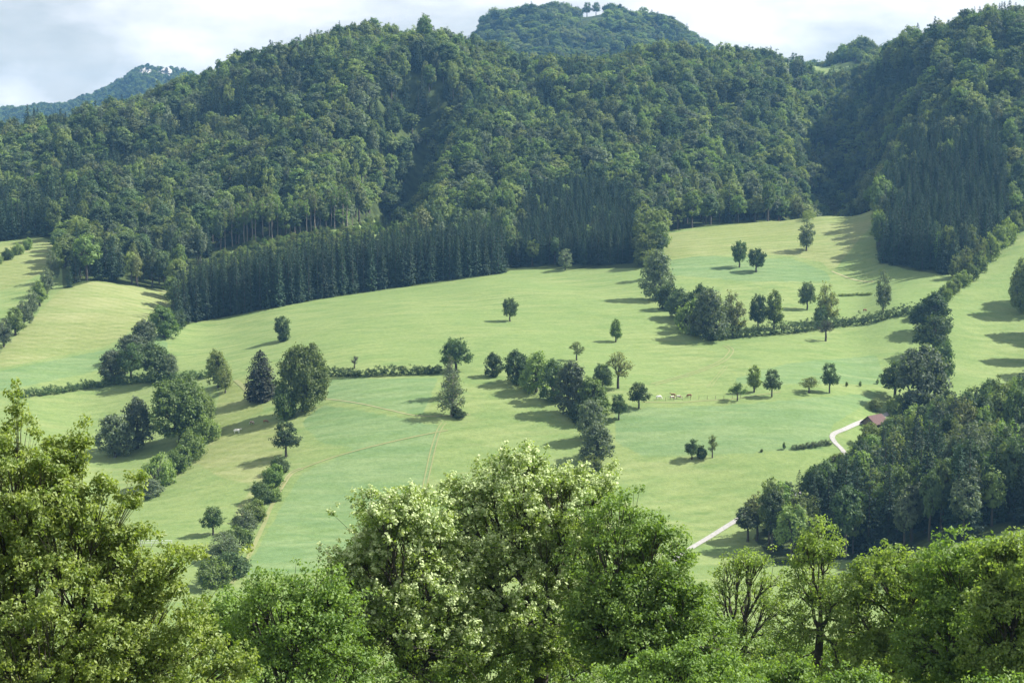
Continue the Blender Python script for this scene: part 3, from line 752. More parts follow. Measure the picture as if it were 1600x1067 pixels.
# hedge of bushes beside the cart track
for i, (px, v, h, w, k, lab) in enumerate([
    (437, 738, 29, 35, 'bush_dark', 'topmost dark bush of the hedge beside the cart track'),
    (428, 757, 37, 48, 'bush', 'second bush from the top of the hedge beside the cart track'),
    (408, 784, 35, 48, 'bush_dark', 'rounded brownish green bush jutting left from the cart track hedge'),
    (424, 782, 29, 38, 'bush', 'small bush nearest the bend of the cart track'),
    (398, 812, 37, 52, 'bush', 'bush above the silvery one in the cart track hedge'),
    (382, 834, 44, 52, 'grey', 'greyish bush right beside the dark lone tree at lower left'),
    (372, 858, 42, 55, 'bush', 'bush above the end of the foreground branch'),
    (350, 876, 48, 65, 'grey', 'silvery wind-blown bush near the foot of the dark lone tree'),
    (362, 900, 46, 65, 'bush_dark', 'lowest dark bush of the cart track hedge'),
    (335, 915, 48, 75, 'bush', 'bush hidden behind the foreground branch at lower left')]):
    T(k, px, v, h, w, lab, 'shrub', 'shrub', 'bushes of the hedge beside the cart track')
# the diagonal tree row in mid meadow
G = 'trees of the diagonal row in mid meadow'
for px, v, h, w, k, lab in [
    (771, 588, 40, 34, 'full_dark', 'small dark tree at the upper left end of the diagonal row'),
    (806, 600, 57, 55, 'full_dark', 'second tree from the upper left end of the diagonal row'),
    (838, 612, 67, 62, 'full', 'third tree from the upper left end of the diagonal row'),
    (866, 626, 69, 57, 'full_dark', 'fourth tree from the upper left end of the diagonal row'),
    (892, 646, 86, 62, 'full_grey', 'tall greyish tree where the diagonal row bends downwards'),
    (926, 652, 67, 67, 'full', 'bright green full tree right of the tall greyish one in the row'),
    (906, 660, 41, 46, 'bush_dark', 'low dark filling bush beneath the bend of the diagonal row'),
    (924, 690, 71, 55, 'full_grey', 'upper tree of the two below the bend of the diagonal row'),
    (933, 722, 67, 71, 'full_grey', 'lower broad tree of the two below the bend of the diagonal row'),
    (924, 742, 35, 46, 'bush', 'small tree peeping over the foreground crowns under the row'),
    (950, 775, 27, 25, 'bush_dark', 'bluish shrub just above the foreground crowns')]:
    T(k, px, v, h, w, lab, 'broadleaf_tree' if k != 'pine_dark' else 'conifer_tree', 'tree', G)
# the tree belt between upper meadow and right pasture
G = 'trees of the belt between upper meadow and right pasture'
for px, v, h, w, k, lab in [
    (1018, 392, 71, 62, 'light', 'bright rounded tree at the top of the belt'),
    (1012, 414, 52, 54, 'full', 'tree just below the bright rounded one in the belt'),
    (1020, 436, 48, 49, 'airy', 'yellowish tree third from the top of the belt'),
    (1026, 468, 80, 59, 'full_grey', 'tall grey-green tree halfway down the belt'),
    (1046, 484, 45, 46, 'bush_dark', 'dark low tree below the tall grey-green one in the belt'),
    (1062, 498, 50, 50, 'full_dark', 'dark rounded tree filling the bend of the belt'),
    (1076, 502, 48, 54, 'full_dark', 'dark tree where the belt swings to the right'),
    (1096, 512, 71, 54, 'full_dark', 'dark tree rising behind the mass at the lower belt'),
    (1108, 532, 84, 76, 'full_grey', 'large pale tree at the lower end of the belt'),
    (1084, 522, 60, 62, 'bush', 'bushy tree on the left of the large pale one at the belt end')]:
    T(k, px, v, h, w, lab, group=G)
# trees by the lane on the right
G = 'trees in the column beside the lane on the right'
for px, v, h, w, k, lab in [
    (1440, 500, 29, 44, 'bush_dark', 'dark shrub where hedge and lane column meet'),
    (1456, 524, 69, 73, 'full_dark', 'upper dark tree of the column beside the lane'),
    (1458, 560, 69, 81, 'open', 'second dark tree of the column beside the lane'),
    (1474, 590, 63, 47, 'bush_dark', 'narrow dark tree on the right side of the lane column'),
    (1440, 645, 111, 109, 'full_grey', 'big grey-green tree with willow-like crown beside the lane'),
    (1398, 622, 61, 68, 'open', 'spreading tree left of the big grey-green one'),
    (1398, 648, 34, 36, 'bush', 'bush below the spreading tree above the barn'),
    (1420, 662, 55, 39, 'spr', 'slim young conifer right above the barn'),
    (1368, 642, 22, 30, 'light', 'pale bush above the barn roof'),
    (1358, 700, 42, 44, 'full', 'bush below the barn beside the gravel road'),
    (1390, 698, 48, 42, 'full_grey', 'greyish tree right of the barn'),
    (1338, 724, 30, 32, 'bush_dark', 'dark bush beside the gravel road bend')]:
    T('s2' if k == 'spr' else k, px, v, h, w, lab, 'conifer_tree' if k == 'spr' else 'broadleaf_tree', 'tree', G)
for i, (px, v, h, w, k) in enumerate([(1460, 482, 28, 34, 'bush'), (1476, 470, 26, 34, 'bush'), (1490, 458, 26, 32, 'bush'), (1504, 446, 26, 32, 'bush'), (1516, 438, 28, 30, 'bush'), (1492, 436, 40, 22, 'light'), (1508, 434, 50, 30, 'light'), (1530, 424, 34, 30, 'bush'), (1530, 420, 52, 26, 'light'),
        (1546, 408, 46, 34, 'bush'), (1560, 396, 46, 36, 'oval'), (1574, 382, 44, 36, 'bush'), (1586, 368, 40, 34, 'oval'), (1602, 356, 38, 34, 'bush')]):
    T(k, px, v, h, w, ORD[i] + ' leafy green bush, counted from below, in the hedge along the right hand field', 'shrub', 'shrub', 'bushes of the hedge along the right hand field')
# left hedge running up beside the dry fields
for i, (px, v, h, w, k) in enumerate([(-14, 560, 50, 40, 'grey'), (6, 542, 46, 38, 'grey'), (24, 524, 46, 34, 'oval'), (38, 510, 42, 34, 'grey'), (50, 495, 44, 32, 'grey'), (62, 478, 42, 30, 'oval'), (74, 460, 44, 30, 'grey'), (82, 440, 50, 26, 'grey'), (90, 425, 48, 26, 'oval'), (96, 408, 42, 26, 'grey')]):
    T(k, px, v, h, w, ORD[i] + ' tree from below in the narrow belt between the two left hand fields', group='trees of the belt between the two left hand fields')
for px, v, h, w, k in [(-5, 412, 18, 22, 'bush'), (12, 406, 20, 22, 'bush'), (28, 398, 20, 22, 'bush'), (44, 390, 20, 20, 'bush')]:
    T(k, px, v, h, w, 'low bush in the short hedge on the far left field', 'shrub', 'shrub', 'bushes of the short hedge on the far left field')
# trees at the edge of the right field (their long shadows cross it)
for px, v, h, w, k, o_ in [(1604, 494, 92, 64, 'dome', 'cut by the right picture edge, above the others'), (1642, 474, 110, 70, 'dome', ''), (1650, 524, 110, 70, 'dome', ''), (1622, 566, 96, 60, 'dome', ''), (1668, 585, 110, 70, 'dome', ''), (1695, 530, 110, 70, 'dome', '')]:
    T(k, px, v, h, w, 'big tree ' + o_ if o_ else 'tree at the right picture edge whose shadow falls over the right hand field', group='trees on the right edge of the right hand field')

# ------------------------------------------------------------------ hedges
def hedge(pts, h, w, label, seed, leaf='broad_dark', name='hedge', step=1.6, per=22, cl=0.6, size=0.36, lumps=0.25):
    r = np.random.default_rng(seed)
    P = [at(*p) for p in pts]
    x0, y0 = P[0]; z0 = float(H(x0, y0))
    tips, nor, segs = [], [], []
    for a, b in zip(P[:-1], P[1:]):
        n = max(1, int(math.dist(a, b) / step))
        for k in range(n):
            f = k / n; cx = a[0] + (b[0] - a[0]) * f; cy = a[1] + (b[1] - a[1]) * f; cz = float(H(cx, cy)) - z0
            hk = h * (1 + lumps * r.uniform(-1, 1)); wk = w * (1 + lumps * r.uniform(-1, 1))
            tp, nn = blob_points(r, [(cx - x0, cy - y0, cz + hk * 0.5, wk * 0.6, wk * 0.6, hk * 0.5)], 22, 0.6)
            tips.append(tp); nor.append(nn)
            segs.append((np.array([cx - x0, cy - y0, cz - 0.2]), np.array([cx - x0 + r.normal() * 0.2, cy - y0, cz + hk * 0.6]), 0.07, 0.03))
    tips = np.concatenate(tips); nor = np.concatenate(nor)
    V, Fc, ti = foliage(r, tips, nor, per, cl, size, 0.7, 0.5, 0.45, 0.7)
    e = bpy.data.objects.new(name, None); COL.objects.link(e); e.location = (x0, y0, z0)
    e['label'] = label; e['category'] = 'hedge'
    ob = bpy.data.objects.new('foliage', mesh_np('foliage', V, Fc, 4, [M[leaf]], tint=ti)); COL.objects.link(ob); ob.parent = e
    a = tubes(segs, 4)
    ob = bpy.data.objects.new('stem', mesh_np('stem', a[0], a[1], 4, [M['bark']])); COL.objects.link(ob); ob.parent = e; ob['kind'] = 'stuff'
hedge([(512, 588), (560, 589), (620, 586), (665, 585), (692, 583)], 3.2, 3.2, 'low dark trimmed hedge left of the dense round tree', 51)
hedge([(1108, 533), (1160, 527), (1240, 521), (1280, 515), (1330, 508), (1380, 500), (1440, 490)], 4.2, 3.6, 'dark hedge across the right pasture below the tall pale trees', 52, lumps=0.4)
hedge([(30, 622), (80, 616), (130, 607), (180, 601), (240, 597), (300, 592), (330, 590)], 3.2, 3.0, 'low hedge under the left tree group', 53, lumps=0.35)
hedge([(1242, 702), (1270, 699), (1300, 694)], 1.6, 2.0, 'low greyish scrub strip beside the gravel road bend', 54, leaf='broad_grey', step=1.2, cl=0.4, size=0.25)
hedge([(1312, 463), (1340, 461), (1364, 460)], 1.1, 1.4, 'low pale scrub line on the right pasture', 55, leaf='broad_light', step=1.1, cl=0.35, size=0.22)
hedge([(1262, 345), (1290, 335), (1345, 330), (1372, 336)], 4.0, 5.0, 'bushy edge where the dry pasture meets the ravine wood', 56, leaf='broad', lumps=0.4)

# ------------------------------------------------------------------ woods
def pol(pts): return pts
CONIF = [  # zones of conifers: outline on the ground, share of conifers, spacing, tree height
    ([(268, 512), (285, 506), (400, 486), (500, 467), (600, 452), (700, 438), (786, 427), (785, 404), (700, 412), (600, 425), (500, 441), (400, 460), (300, 482)], 1.0, 4.4, 24, 690, 830),
    ([(806, 418), (985, 413), (1000, 400), (990, 330), (900, 300), (815, 330)], 0.97, 4.6, 17, 780, 960),
    ([(1372, 410), (1485, 432), (1560, 385), (1580, 330), (1560, 240), (1430, 235), (1380, 320)], 0.93, 5.2, 25, 700, 960),
    ([(60, 300), (180, 250), (330, 180), (480, 125), (470, 160), (340, 235), (200, 300)], 0.75, 5.6, 20, 950, 1300),
    ([(-100, 330), (130, 330), (130, 390), (-100, 400)], 0.8, 5.4, 22, 820, 1050),
    ([(560, 145), (720, 150), (720, 200), (570, 205)], 0.75, 5.6, 20, 950, 1300),
    ([(720, 160), (880, 160), (880, 190), (720, 190)], 0.8, 5.6, 18, 950, 1300),
    ([(1330, 160), (1450, 120), (1450, 160), (1340, 200)], 0.6, 5.6, 22, 950, 1400),
    ([(200, 400), (260, 380), (400, 375), (330, 430), (262, 455)], 0.45, 5.6, 20, 760, 900),
]
PLANT = CONIF[0]
cand = []
r = np.random.default_rng(77)
def grid(spc, y0, y1, x_of, jit=0.42):
    ys = np.arange(y0, y1, spc)
    out = []
    for i, y in enumerate(ys):
        xm = x_of(y)
        xs = np.arange(-xm, xm, spc) + (i % 2) * spc * 0.5
        out.append(np.stack([xs, np.full(len(xs), y)], 1))
    g = np.concatenate(out); g += r.uniform(-jit, jit, g.shape) * spc
    return g
half = lambda y: 0.375 * y + 25
# broad zones
g = np.concatenate([grid(7.8, 640, 1300, half), grid(9.0, 1300, 1720, half), grid(11.0, 1720, 2450, half)])
gx, gy = g[:, 0], g[:, 1]
gz = H(gx, gy); gu, gv = proj(gx, gy, gz)
ok = ~is_open(gx, gy) & (gy > 640)
fv = np.interp(gu, [275, 300, 400, 500, 600, 700, 790], [512, 509, 486, 467, 452, 438, 426])
ok &= ~((gu > 272) & (gu < 790) & (gv > fv - 22) & (gy < 860))
ok &= ~((gu > 800) & (gu < 992) & (gv > 398) & (gy < 900))
ok &= ~((gu > 905) & (gu < 946) & (gy > 2080) & (gy < 2420))
ok &= ~((gu > 1212) & (gu < 1238) & (gy > 1290) & (gy < 1640))
ok &= ~(seg_dist(gx, gy, GULLIES[0][0]) < 7)
ok &= ~(seg_dist(gx, gy, GULLIES[1][0]) < 7)
# ground outside the frame or buried behind slopes is thinned by facing tests below
con = np.zeros(len(g)); inz = np.zeros(len(g), int) - 1
for k, (pl, share, spc, hh_, ya, yb) in enumerate(CONIF):
    m_ = inpoly(gu, gv, pl) & (gy > ya) & (gy < yb)
    inz[m_] = k; con[m_] = share
base_share = np.where(gu > 1330, 0.26, 0.06) + 0.6 * (waves(gx, gy, 8, 130) > 1.25)
base_share = np.where(gy > 1600, 0.06, base_share)
con = np.where(inz < 0, base_share, con)
dense = np.array([CONIF[k][2] if k >= 0 else 0 for k in inz])
ok &= ~((inz == 0) | (inz == 1) | (inz == 2))          # those three are planted separately below
rec = []                                             # x, y, conifer?, height, width
for i in np.where(ok)[0]:
    c = r.random() < con[i]
    h = r.normal(20 if c else 18, 3.4)
    if inz[i] >= 0 and c: h = r.normal(CONIF[inz[i]][3], 2)
    w = h * r.uniform(0.27, 0.36) if c else float(np.clip(r.normal(11, 3.0), 6, 17))
    if gy[i] > 1700: h *= 0.8; w *= 1.25
    if gy[i] < 900 and not c: w *= 0.85
    rec.append((gx[i], gy[i], c, max(h, 9), w))
def plant(zone, spc, tall, wid, seed):
    rr_ = np.random.default_rng(seed)
    pl, share, _, _, ya, yb = CONIF[zone]
    P = [at(*p) for p in pl]
    xs = [p[0] for p in P]; lo, hi = min(p[1] for p in P) - 5, max(p[1] for p in P) + 60
    gg = []
    for i, y in enumerate(np.arange(lo, hi, spc)):
        x = np.arange(min(xs) - 5, max(xs) + 5, spc * 0.9) + (i % 2) * spc / 2
        gg.append(np.stack([x, np.full(len(x), y)], 1))
    gg = np.concatenate(gg); gg += rr_.uniform(-0.28, 0.28, gg.shape) * spc
    z = H(gg[:, 0], gg[:, 1]); u, v = proj(gg[:, 0], gg[:, 1], z)
    m_ = inpoly(u, v, pl) & (gg[:, 1] > ya) & (gg[:, 1] < yb)
    for x, y in gg[m_]:
        c = rr_.random() < share
        h = tall * rr_.normal(1, 0.07)
        rec.append((x, y, c, h if c else h * 0.85, wid * rr_.uniform(0.85, 1.2) if c else rr_.uniform(6, 8)))
plant(0, 4.2, 25.5, 5.6, 1); plant(1, 4.4, 17, 5.0, 2); plant(2, 5.2, 24, 6.2, 3)
# the near wood on the right
NW = [(1150, 842), (1212, 882), (1300, 876), (1430, 860), (1600, 824), (1900, 770), (1900, 640), (1600, 662), (1480, 682), (1400, 695), (1345, 730), (1262, 786), (1180, 836)]
g2 = grid(6.2, 385, 640, half)
u, v = proj(g2[:, 0], g2[:, 1], H(g2[:, 0], g2[:, 1]))
for (x, y), m_, pu, pv in zip(g2, inpoly(u, v, NW), u, v):
    if not m_ or pu > 1760: continue
    c = r.random() < (0.38 if pu < 1500 and y < 480 else 0.14)
    h = r.normal(24, 2.4) if c else r.normal(20, 2.4)
    vt = np.interp(pu, [1150, 1200, 1250, 1300, 1340, 1375, 1400, 1500, 1600, 1760], [790, 736, 730, 706, 684, 668, 638, 596, 572, 562])
    h = min(h, (pv - vt) / F * y * r.uniform(0.86, 1.04))
    if h < 6.5: continue
    rec.append((x, y, c, h, h * 0.3 if c else r.uniform(6, 9)))
# cull what no step to the side could show: trees whose top lies far below the skyline in front of them
rec = np.array(rec, float)
Yc = np.arange(380, 2500, 10.0)
az = rec[:, 0] / rec[:, 1]
mk = np.full(len(rec), -9.0)
topa = (H(rec[:, 0], rec[:, 1]) + rec[:, 3] - CAMZ) / rec[:, 1]
for yq in Yc:
    m_ = rec[:, 1] > yq + 60
    if not m_.any(): break
    a_ = (H(az[m_] * yq, np.full(m_.sum(), yq)) - CAMZ) / yq
    mk[m_] = np.maximum(mk[m_], a_)
vis = topa > mk - 0.004
rec = rec[vis]
print('forest trees', len(rec))
# the ones that show largest become objects, the rest two masses
BK = ['fb0', 'fb1', 'fb2', 'fb3', 'fb4', 'fb5', 'fb6', 'fb0', 'fb3']
SK = ['s0', 's1', 's2', 's3']
TOPB, TOPC = 185, 290
def where_label(x, y, c):
    u, v = proj(x, y, float(H(x, y)))
    k = 'dark spruce' if c else 'leafy tree'
    ks = 'spruces' if c else 'leafy trees'
    def pick(val, steps):
        for lim, txt in steps:
            if val < lim: return txt
    if y < 640:
        row = 'low' if y < 445 else 'midway' if y < 500 else 'high'
        col = pick(u, [(1260, 'by the gravel road'), (1400, 'behind the slim tall foreground tree'), (1520, 'above the rounded foreground trees'), (9999, 'near the right picture edge')])
        return '%s %s in the near right wood, %s' % (k, row, col), ks + ' of the near wood on the right, ' + row + ' ' + col
    if u < 800 and c and y < 850 and u > 262:
        col = pick(u, [(380, 'near its left corner'), (520, 'above the small lone tree'), (660, 'in its middle stretch'), (9999, 'near its right end')])
        return 'tall dark spruce in the dense plantation along the meadow, ' + col, 'spruces of the plantation, ' + col
    if u > 1360:
        row = 'low' if v > 330 else 'high'
        col = pick(u, [(1440, 'beside the ravine'), (1530, 'behind the right pasture'), (9999, 'above the right hand field')])
        return '%s %s in the steep wood on the right hillside, %s' % (k, row, col), ks + ' ' + row + ' on the right hillside, ' + col
    if u < 270:
        col = pick(u, [(90, 'over the far left field'), (180, 'behind the dry mown field'), (9999, 'beside the left corner of the plantation')])
        return k + ' at the left forest edge, ' + col, ks + ' at the left forest edge, ' + col
    col = pick(u, [(450, 'left behind the spruce plantation'), (620, 'above the cleared strip'), (800, 'right behind the end of the plantation'), (900, 'in the block left of the small greyish tree'), (1000, 'in the block right of the small greyish tree'),
                   (1090, 'above the left part of the dry pasture'), (1200, 'above the pair of pasture trees'), (9999, 'at the mouth of the dark ravine')])
    return k + ' at the central forest edge, ' + col, ks + ' at the central forest edge, ' + col
# rank by size in the photograph, front ranks first: nearest to the meadow edge
def exposed(a):
    """how much of a tree shows: compare with the tree tops standing just in front"""
    u0 = a[:, 0] / a[:, 1]
    top = (H(a[:, 0], a[:, 1]) + a[:, 3] - CAMZ) / a[:, 1]
    bot = (H(a[:, 0], a[:, 1]) - CAMZ) / a[:, 1]
    sh = np.ones(len(a))
    for i in range(len(a)):
        m_ = (a[:, 1] < a[i, 1] - 1) & (a[:, 1] > a[i, 1] - 60) & (np.abs(u0 - u0[i]) < 2.2 / a[i, 1])
        if m_.any(): sh[i] = np.clip((top[i] - top[m_].max()) / (top[i] - bot[i]), 0.0, 1)
    return sh
near = rec[rec[:, 1] < 1000]
sh = exposed(near)
score = sh * near[:, 3] * near[:, 4] / near[:, 1] ** 2
indiv = np.zeros(len(near), bool)
for cflag, top in ((0, TOPB), (1, TOPC)):
    k = np.where(near[:, 2] == cflag)[0]
    indiv[k[np.argsort(-score[k])[:top]]] = True
for i in np.where(indiv)[0]:
    x, y, c, h, w = near[i]
    lab, grp = where_label(x, y, c)
    add_tree('spruce_tree' if c else 'broadleaf_tree', random.choice(SK if c else BK), x, y, h, w * (1.0 if c else 1.1), lab, 'tree', grp)
rest = np.concatenate([near[~indiv], rec[rec[:, 1] >= 1000]])

# the long bare trunks above the plantation
for i in range(26):
    px = 345 + i * 8.2 + random.uniform(-3, 3)
    v = 396 - i * 1.6 + random.uniform(-6, 1)
    x, y = at(px, v)
    add_tree('tall_tree', 'tall_trunk', x, y + random.uniform(0, 6), random.uniform(19, 25), random.uniform(4, 5.5), 'tall tree with long bare pale trunk above the spruce plantation', 'tree', 'bare trunked trees above the plantation')
# skyline trees
for px, v, h, w, k, lab in [(372, 112, 26, 12, 's2', 'leftmost thin conifer on the left skyline'), (384, 108, 27, 12, 's2', 'second thin conifer on the left skyline'), (397, 104, 26, 13, 's0', 'third thin conifer on the left skyline'),
        (428, 102, 40, 26, 'pine_dark', 'broad dark pine on the left skyline'), (442, 98, 32, 14, 's2', 'conifer just right of the broad dark pine on the skyline'),
        (535, 66, 34, 12, 's0', 'slender spruce sticking out of the highest skyline')]:
    x, y = P2(px, 1165)
    zt = float(vz(v - h)) * y + CAMZ
    gzz = float(H(x, y))
    add_tree('skyline_tree', k, x, y, max(zt - gzz, 8), w * y / F * 1.2, lab, 'tree')
for px, h, w, lab in [(915, 12, 16, 'left one of the two standing trees in the notch of the far hill top'), (929, 13, 15, 'right one of the two standing trees in the notch of the far hill top')]:
    x, y = P2(px, 2230)
    zt = float(vz(3)) * y + CAMZ; gzz = float(H(x, y))
    add_tree('skyline_tree', 'open', x, y, max(zt - gzz, 14), w * y / F * 1.2, lab, 'tree')

def scatter(name, pts, keys, label):
    """one mass of trees: points carrying size, turn and kind, instanced by geometry nodes"""
    coll = bpy.data.collections.new(name + '_kinds')
    hs, ws = [], []
    for i, k in enumerate(keys):
        a, b, vh, vw, vx = VAR[k]
        ob = bpy.data.objects.new('kind_%02d' % i, join(a, b)); coll.objects.link(ob); hs.append(vh); ws.append(vw)
    me = bpy.data.meshes.new(name)
    n = len(pts)
    z = H(pts[:, 0], pts[:, 1]) - 0.3
    me.vertices.add(n); me.vertices.foreach_set('co', np.stack([pts[:, 0], pts[:, 1], z], 1).astype(np.float32).ravel())
    rr_ = np.random.default_rng(len(pts))
    kd = rr_.integers(0, len(keys), n)
    # kinds drift in patches
    drift = waves(pts[:, 0], pts[:, 1], 19, 150)
    kd = np.where(rr_.random(n) < 0.35, np.clip(((drift + 1.6) / 3.2 * len(keys)).astype(int), 0, len(keys) - 1), kd)
    hs = np.array(hs); ws = np.array(ws)
    def A(nm, tp, val, at_='value'):
        q_ = me.attributes.new(nm, tp, 'POINT'); q_.data.foreach_set(at_, val.ravel())
    A('kind', 'INT', kd.astype(np.int32))
    sx = pts[:, 4] / ws[kd] * 1.1; sz = pts[:, 3] / hs[kd]
    A('size', 'FLOAT_VECTOR', np.stack([sx, sx, sz], 1).astype(np.float32), 'vector')
    A('turn', 'FLOAT_VECTOR', np.stack([rr_.normal(0, 0.03, n), rr_.normal(0, 0.03, n), rr_.uniform(0, 6.28, n)], 1).astype(np.float32), 'vector')
    ob = bpy.data.objects.new(name, me); COL.objects.link(ob)
    ng = bpy.data.node_groups.new(name, 'GeometryNodeTree')
    ng.interface.new_socket('Geometry', in_out='INPUT', socket_type='NodeSocketGeometry')
    ng.interface.new_socket('Geometry', in_out='OUTPUT', socket_type='NodeSocketGeometry')
    gi = ng.nodes.new('NodeGroupInput'); gq = ng.nodes.new('NodeGroupOutput')
    ci = ng.nodes.new('GeometryNodeCollectionInfo'); ci.inputs['Collection'].default_value = coll
    ci.inputs['Separate Children'].default_value = True; ci.inputs['Reset Children'].default_value = True
    ip = ng.nodes.new('GeometryNodeInstanceOnPoints'); ip.inputs['Pick Instance'].default_value = True
    def na(nm, tp):
        q_ = ng.nodes.new('GeometryNodeInputNamedAttribute'); q_.data_type = tp; q_.inputs['Name'].default_value = nm
        return q_.outputs['Attribute']
    ng.links.new(gi.outputs[0], ip.inputs['Points']); ng.links.new(ci.outputs[0], ip.inputs['Instance'])
    ng.links.new(na('kind', 'INT'), ip.inputs['Instance Index'])
    ng.links.new(na('size', 'FLOAT_VECTOR'), ip.inputs['Scale'])
    er = ng.nodes.new('FunctionNodeEulerToRotation'); ng.links.new(na('turn', 'FLOAT_VECTOR'), er.inputs[0])
    ng.links.new(er.outputs[0], ip.inputs['Rotation'])
    ng.links.new(ip.outputs[0], gq.inputs[0])
    md = ob.modifiers.new('trees', 'NODES'); md.node_group = ng
    ob['kind'] = 'stuff'; ob['label'] = label; ob['category'] = 'forest'
    return ob
JOINED = {}
def join(a, b):
    k = (a.name, b.name)
    if k in JOINED: return JOINED[k]
    def get(m_):
        v = np.empty(len(m_.vertices) * 3, np.float32); m_.vertices.foreach_get('co', v)
        f = np.empty(len(m_.polygons) * 4, np.int32); m_.loops.foreach_get('vertex_index', f)
        return v.reshape(-1, 3), f.reshape(-1, 4)
    va, fa = get(a); vb, fb = get(b)
    tb = np.empty(len(fb), np.float32); b.attributes['tint'].data.foreach_get('value', tb)
    me = mesh_np('forest_tree', np.concatenate([va, vb]), np.concatenate([fa, fb + len(va)]), 4, [a.materials[0], b.materials[0]], tint=np.concatenate([np.zeros(len(fa)), tb]), midx=np.concatenate([np.zeros(len(fa)), np.ones(len(fb))]))
    JOINED[k] = me
    return me
scatter('leafy_forest', rest[rest[:, 2] == 0], ['fb0', 'fb3', 'fb1', 'fb6', 'fb4', 'fb2', 'fb5'], 'dense leafy forest covering the hillsides above the meadows')
scatter('spruce_forest', rest[rest[:, 2] == 1], SK, 'dark spruces standing in the forest on the hillsides')
# far mountain on the left: its wood reads as one mass
gf = grid(9.5, 2800, 3600, lambda y: 0.36 * y, 0.5)
uf, vf = proj(gf[:, 0], gf[:, 1], H(gf[:, 0], gf[:, 1]))
mf = ((uf < 500) | ((uf > 1180) & (uf < 1340))) & (uf > -60)
cl_ = inpoly(uf, vf, [(222, 128), (240, 112), (268, 110), (276, 126), (262, 132)]) & (gf[:, 1] > 3000)
cl_ |= (np.abs(uf - 246) < 26) & (gf[:, 1] > 3190) & (gf[:, 1] < 3300)
gf = gf[mf & ~(cl_ & (np.sin(gf[:, 0] * 0.21) + np.sin(gf[:, 1] * 0.13 + gf[:, 0] * 0.05) > 0.5))]
rr_ = np.random.default_rng(4)
scatter('distant_forest', np.stack([gf[:, 0], gf[:, 1], np.zeros(len(gf)), rr_.normal(11, 1.8, len(gf)), rr_.uniform(8, 12.5, len(gf))], 1), ['fb0', 'fb3', 'fb1', 'fb4'], 'wooded slope of the distant mountain')
# scrub on the strip above the plantation and under the forest edge
sc_ = []
for pl, a, b in CLEAR[:1]:
    P = [at(*p) for p in pl]
    for _ in range(2600):
        px = random.uniform(290, 620); v = random.uniform(340, 490)
        if inpoly(np.array([px]), np.array([v]), pl)[0]:
            x, y = at(px, v); sc_.append((x, y, 0, random.uniform(1.5, 4.5), random.uniform(2.5, 4.5)))
sc_ = np.array(sc_)
scatter('forest_scrub', sc_, ['bush', 'light', 'bush'], 'pale green scrub on the cleared strip above the plantation')

# ------------------------------------------------------------------ foreground trees
def fg(key, base_px, D, blobs, n, per, size, cl, leaf, label, tuft=0, name='broadleaf_tree', splits=(6, 6, 5), spread=0.7, r_tip=0.012, fork_px=None, shell=0.35, rdepth=1.0, asp=0.6, bark='bark', tuft_min=0.0, power=0.46, up=0.35, wave=2.3, fray=0.35, gap=-0.25):
    seed = sum(map(ord, key))
    r = np.random.default_rng(seed)
    y0 = D; x0 = (base_px - 800) / F * D; z0 = float(H(x0, y0)) - 0.2
    s = D / F
    bl = []
    for b in blobs:
        px, v, rx, rv = b[:4]; dy = b[4] if len(b) > 4 else r.uniform(-1, 1) * rx * s * 0.35
        yy_ = D + dy
        zz = CAMZ + float(vz(v)) * yy_
        bl.append(((px - 800) / F * yy_ - x0, dy, zz - z0, rx * s, rx * s * rdepth if len(b) < 6 else b[5], rv * s))
    tips, nor = blob_points(r, bl, n, shell, wave, fray, gap)
    B = np.array(bl)
    if fork_px: fork = np.array([(fork_px[0] - 800) / F * D - x0, 0, CAMZ + float(vz(fork_px[1])) * D - z0])
    else:
        lo = (B[:, 2] - B[:, 5]).min(); fork = np.array([B[:, 0].mean() * 0.4, 0, max(1.5, lo + 0.1 * (B[:, 2].max() - lo))])
    segs = skeleton(r, tips, np.zeros(3), fork, splits, r_tip=r_tip, power=power)
    e = bpy.data.objects.new(name, None); COL.objects.link(e); e.location = (x0, y0, z0)
    e['label'] = label; e['category'] = 'tree' if 'tree' in name else 'shrub'
    a = tubes([q_ for q_ in segs if q_[2] > r_tip * 2.2], 6); b2 = tubes([q_ for q_ in segs if q_[2] <= r_tip * 2.2], 3)
    ob = bpy.data.objects.new('trunk', mesh_np('trunk', a[0], a[1], 4, [M[bark]], smooth=True)); COL.objects.link(ob); ob.parent = e
    ob = bpy.data.objects.new('twigs', mesh_np('twigs', b2[0], b2[1], 4, [M[bark]])); COL.objects.link(ob); ob.parent = e; ob['kind'] = 'stuff'
    V, Fc, ti = foliage(r, tips, nor, per, cl, size, 0.6, spread, up, asp, 0.1)
    ob = bpy.data.objects.new('crown', mesh_np('crown', V, Fc, 4, [M[leaf]], tint=ti)); COL.objects.link(ob); ob.parent = e
    if tuft:
        # pale tufts at the sunlit shoots
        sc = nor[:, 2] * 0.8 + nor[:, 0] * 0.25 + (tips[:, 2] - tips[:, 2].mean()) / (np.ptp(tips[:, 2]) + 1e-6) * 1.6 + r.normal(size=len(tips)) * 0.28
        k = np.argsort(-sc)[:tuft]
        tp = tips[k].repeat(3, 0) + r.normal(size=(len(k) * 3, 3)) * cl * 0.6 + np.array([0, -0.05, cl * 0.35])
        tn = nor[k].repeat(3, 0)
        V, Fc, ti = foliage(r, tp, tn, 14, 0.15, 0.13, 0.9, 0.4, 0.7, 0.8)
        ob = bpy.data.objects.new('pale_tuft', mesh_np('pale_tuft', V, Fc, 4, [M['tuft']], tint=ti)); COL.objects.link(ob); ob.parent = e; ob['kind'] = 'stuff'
    return e
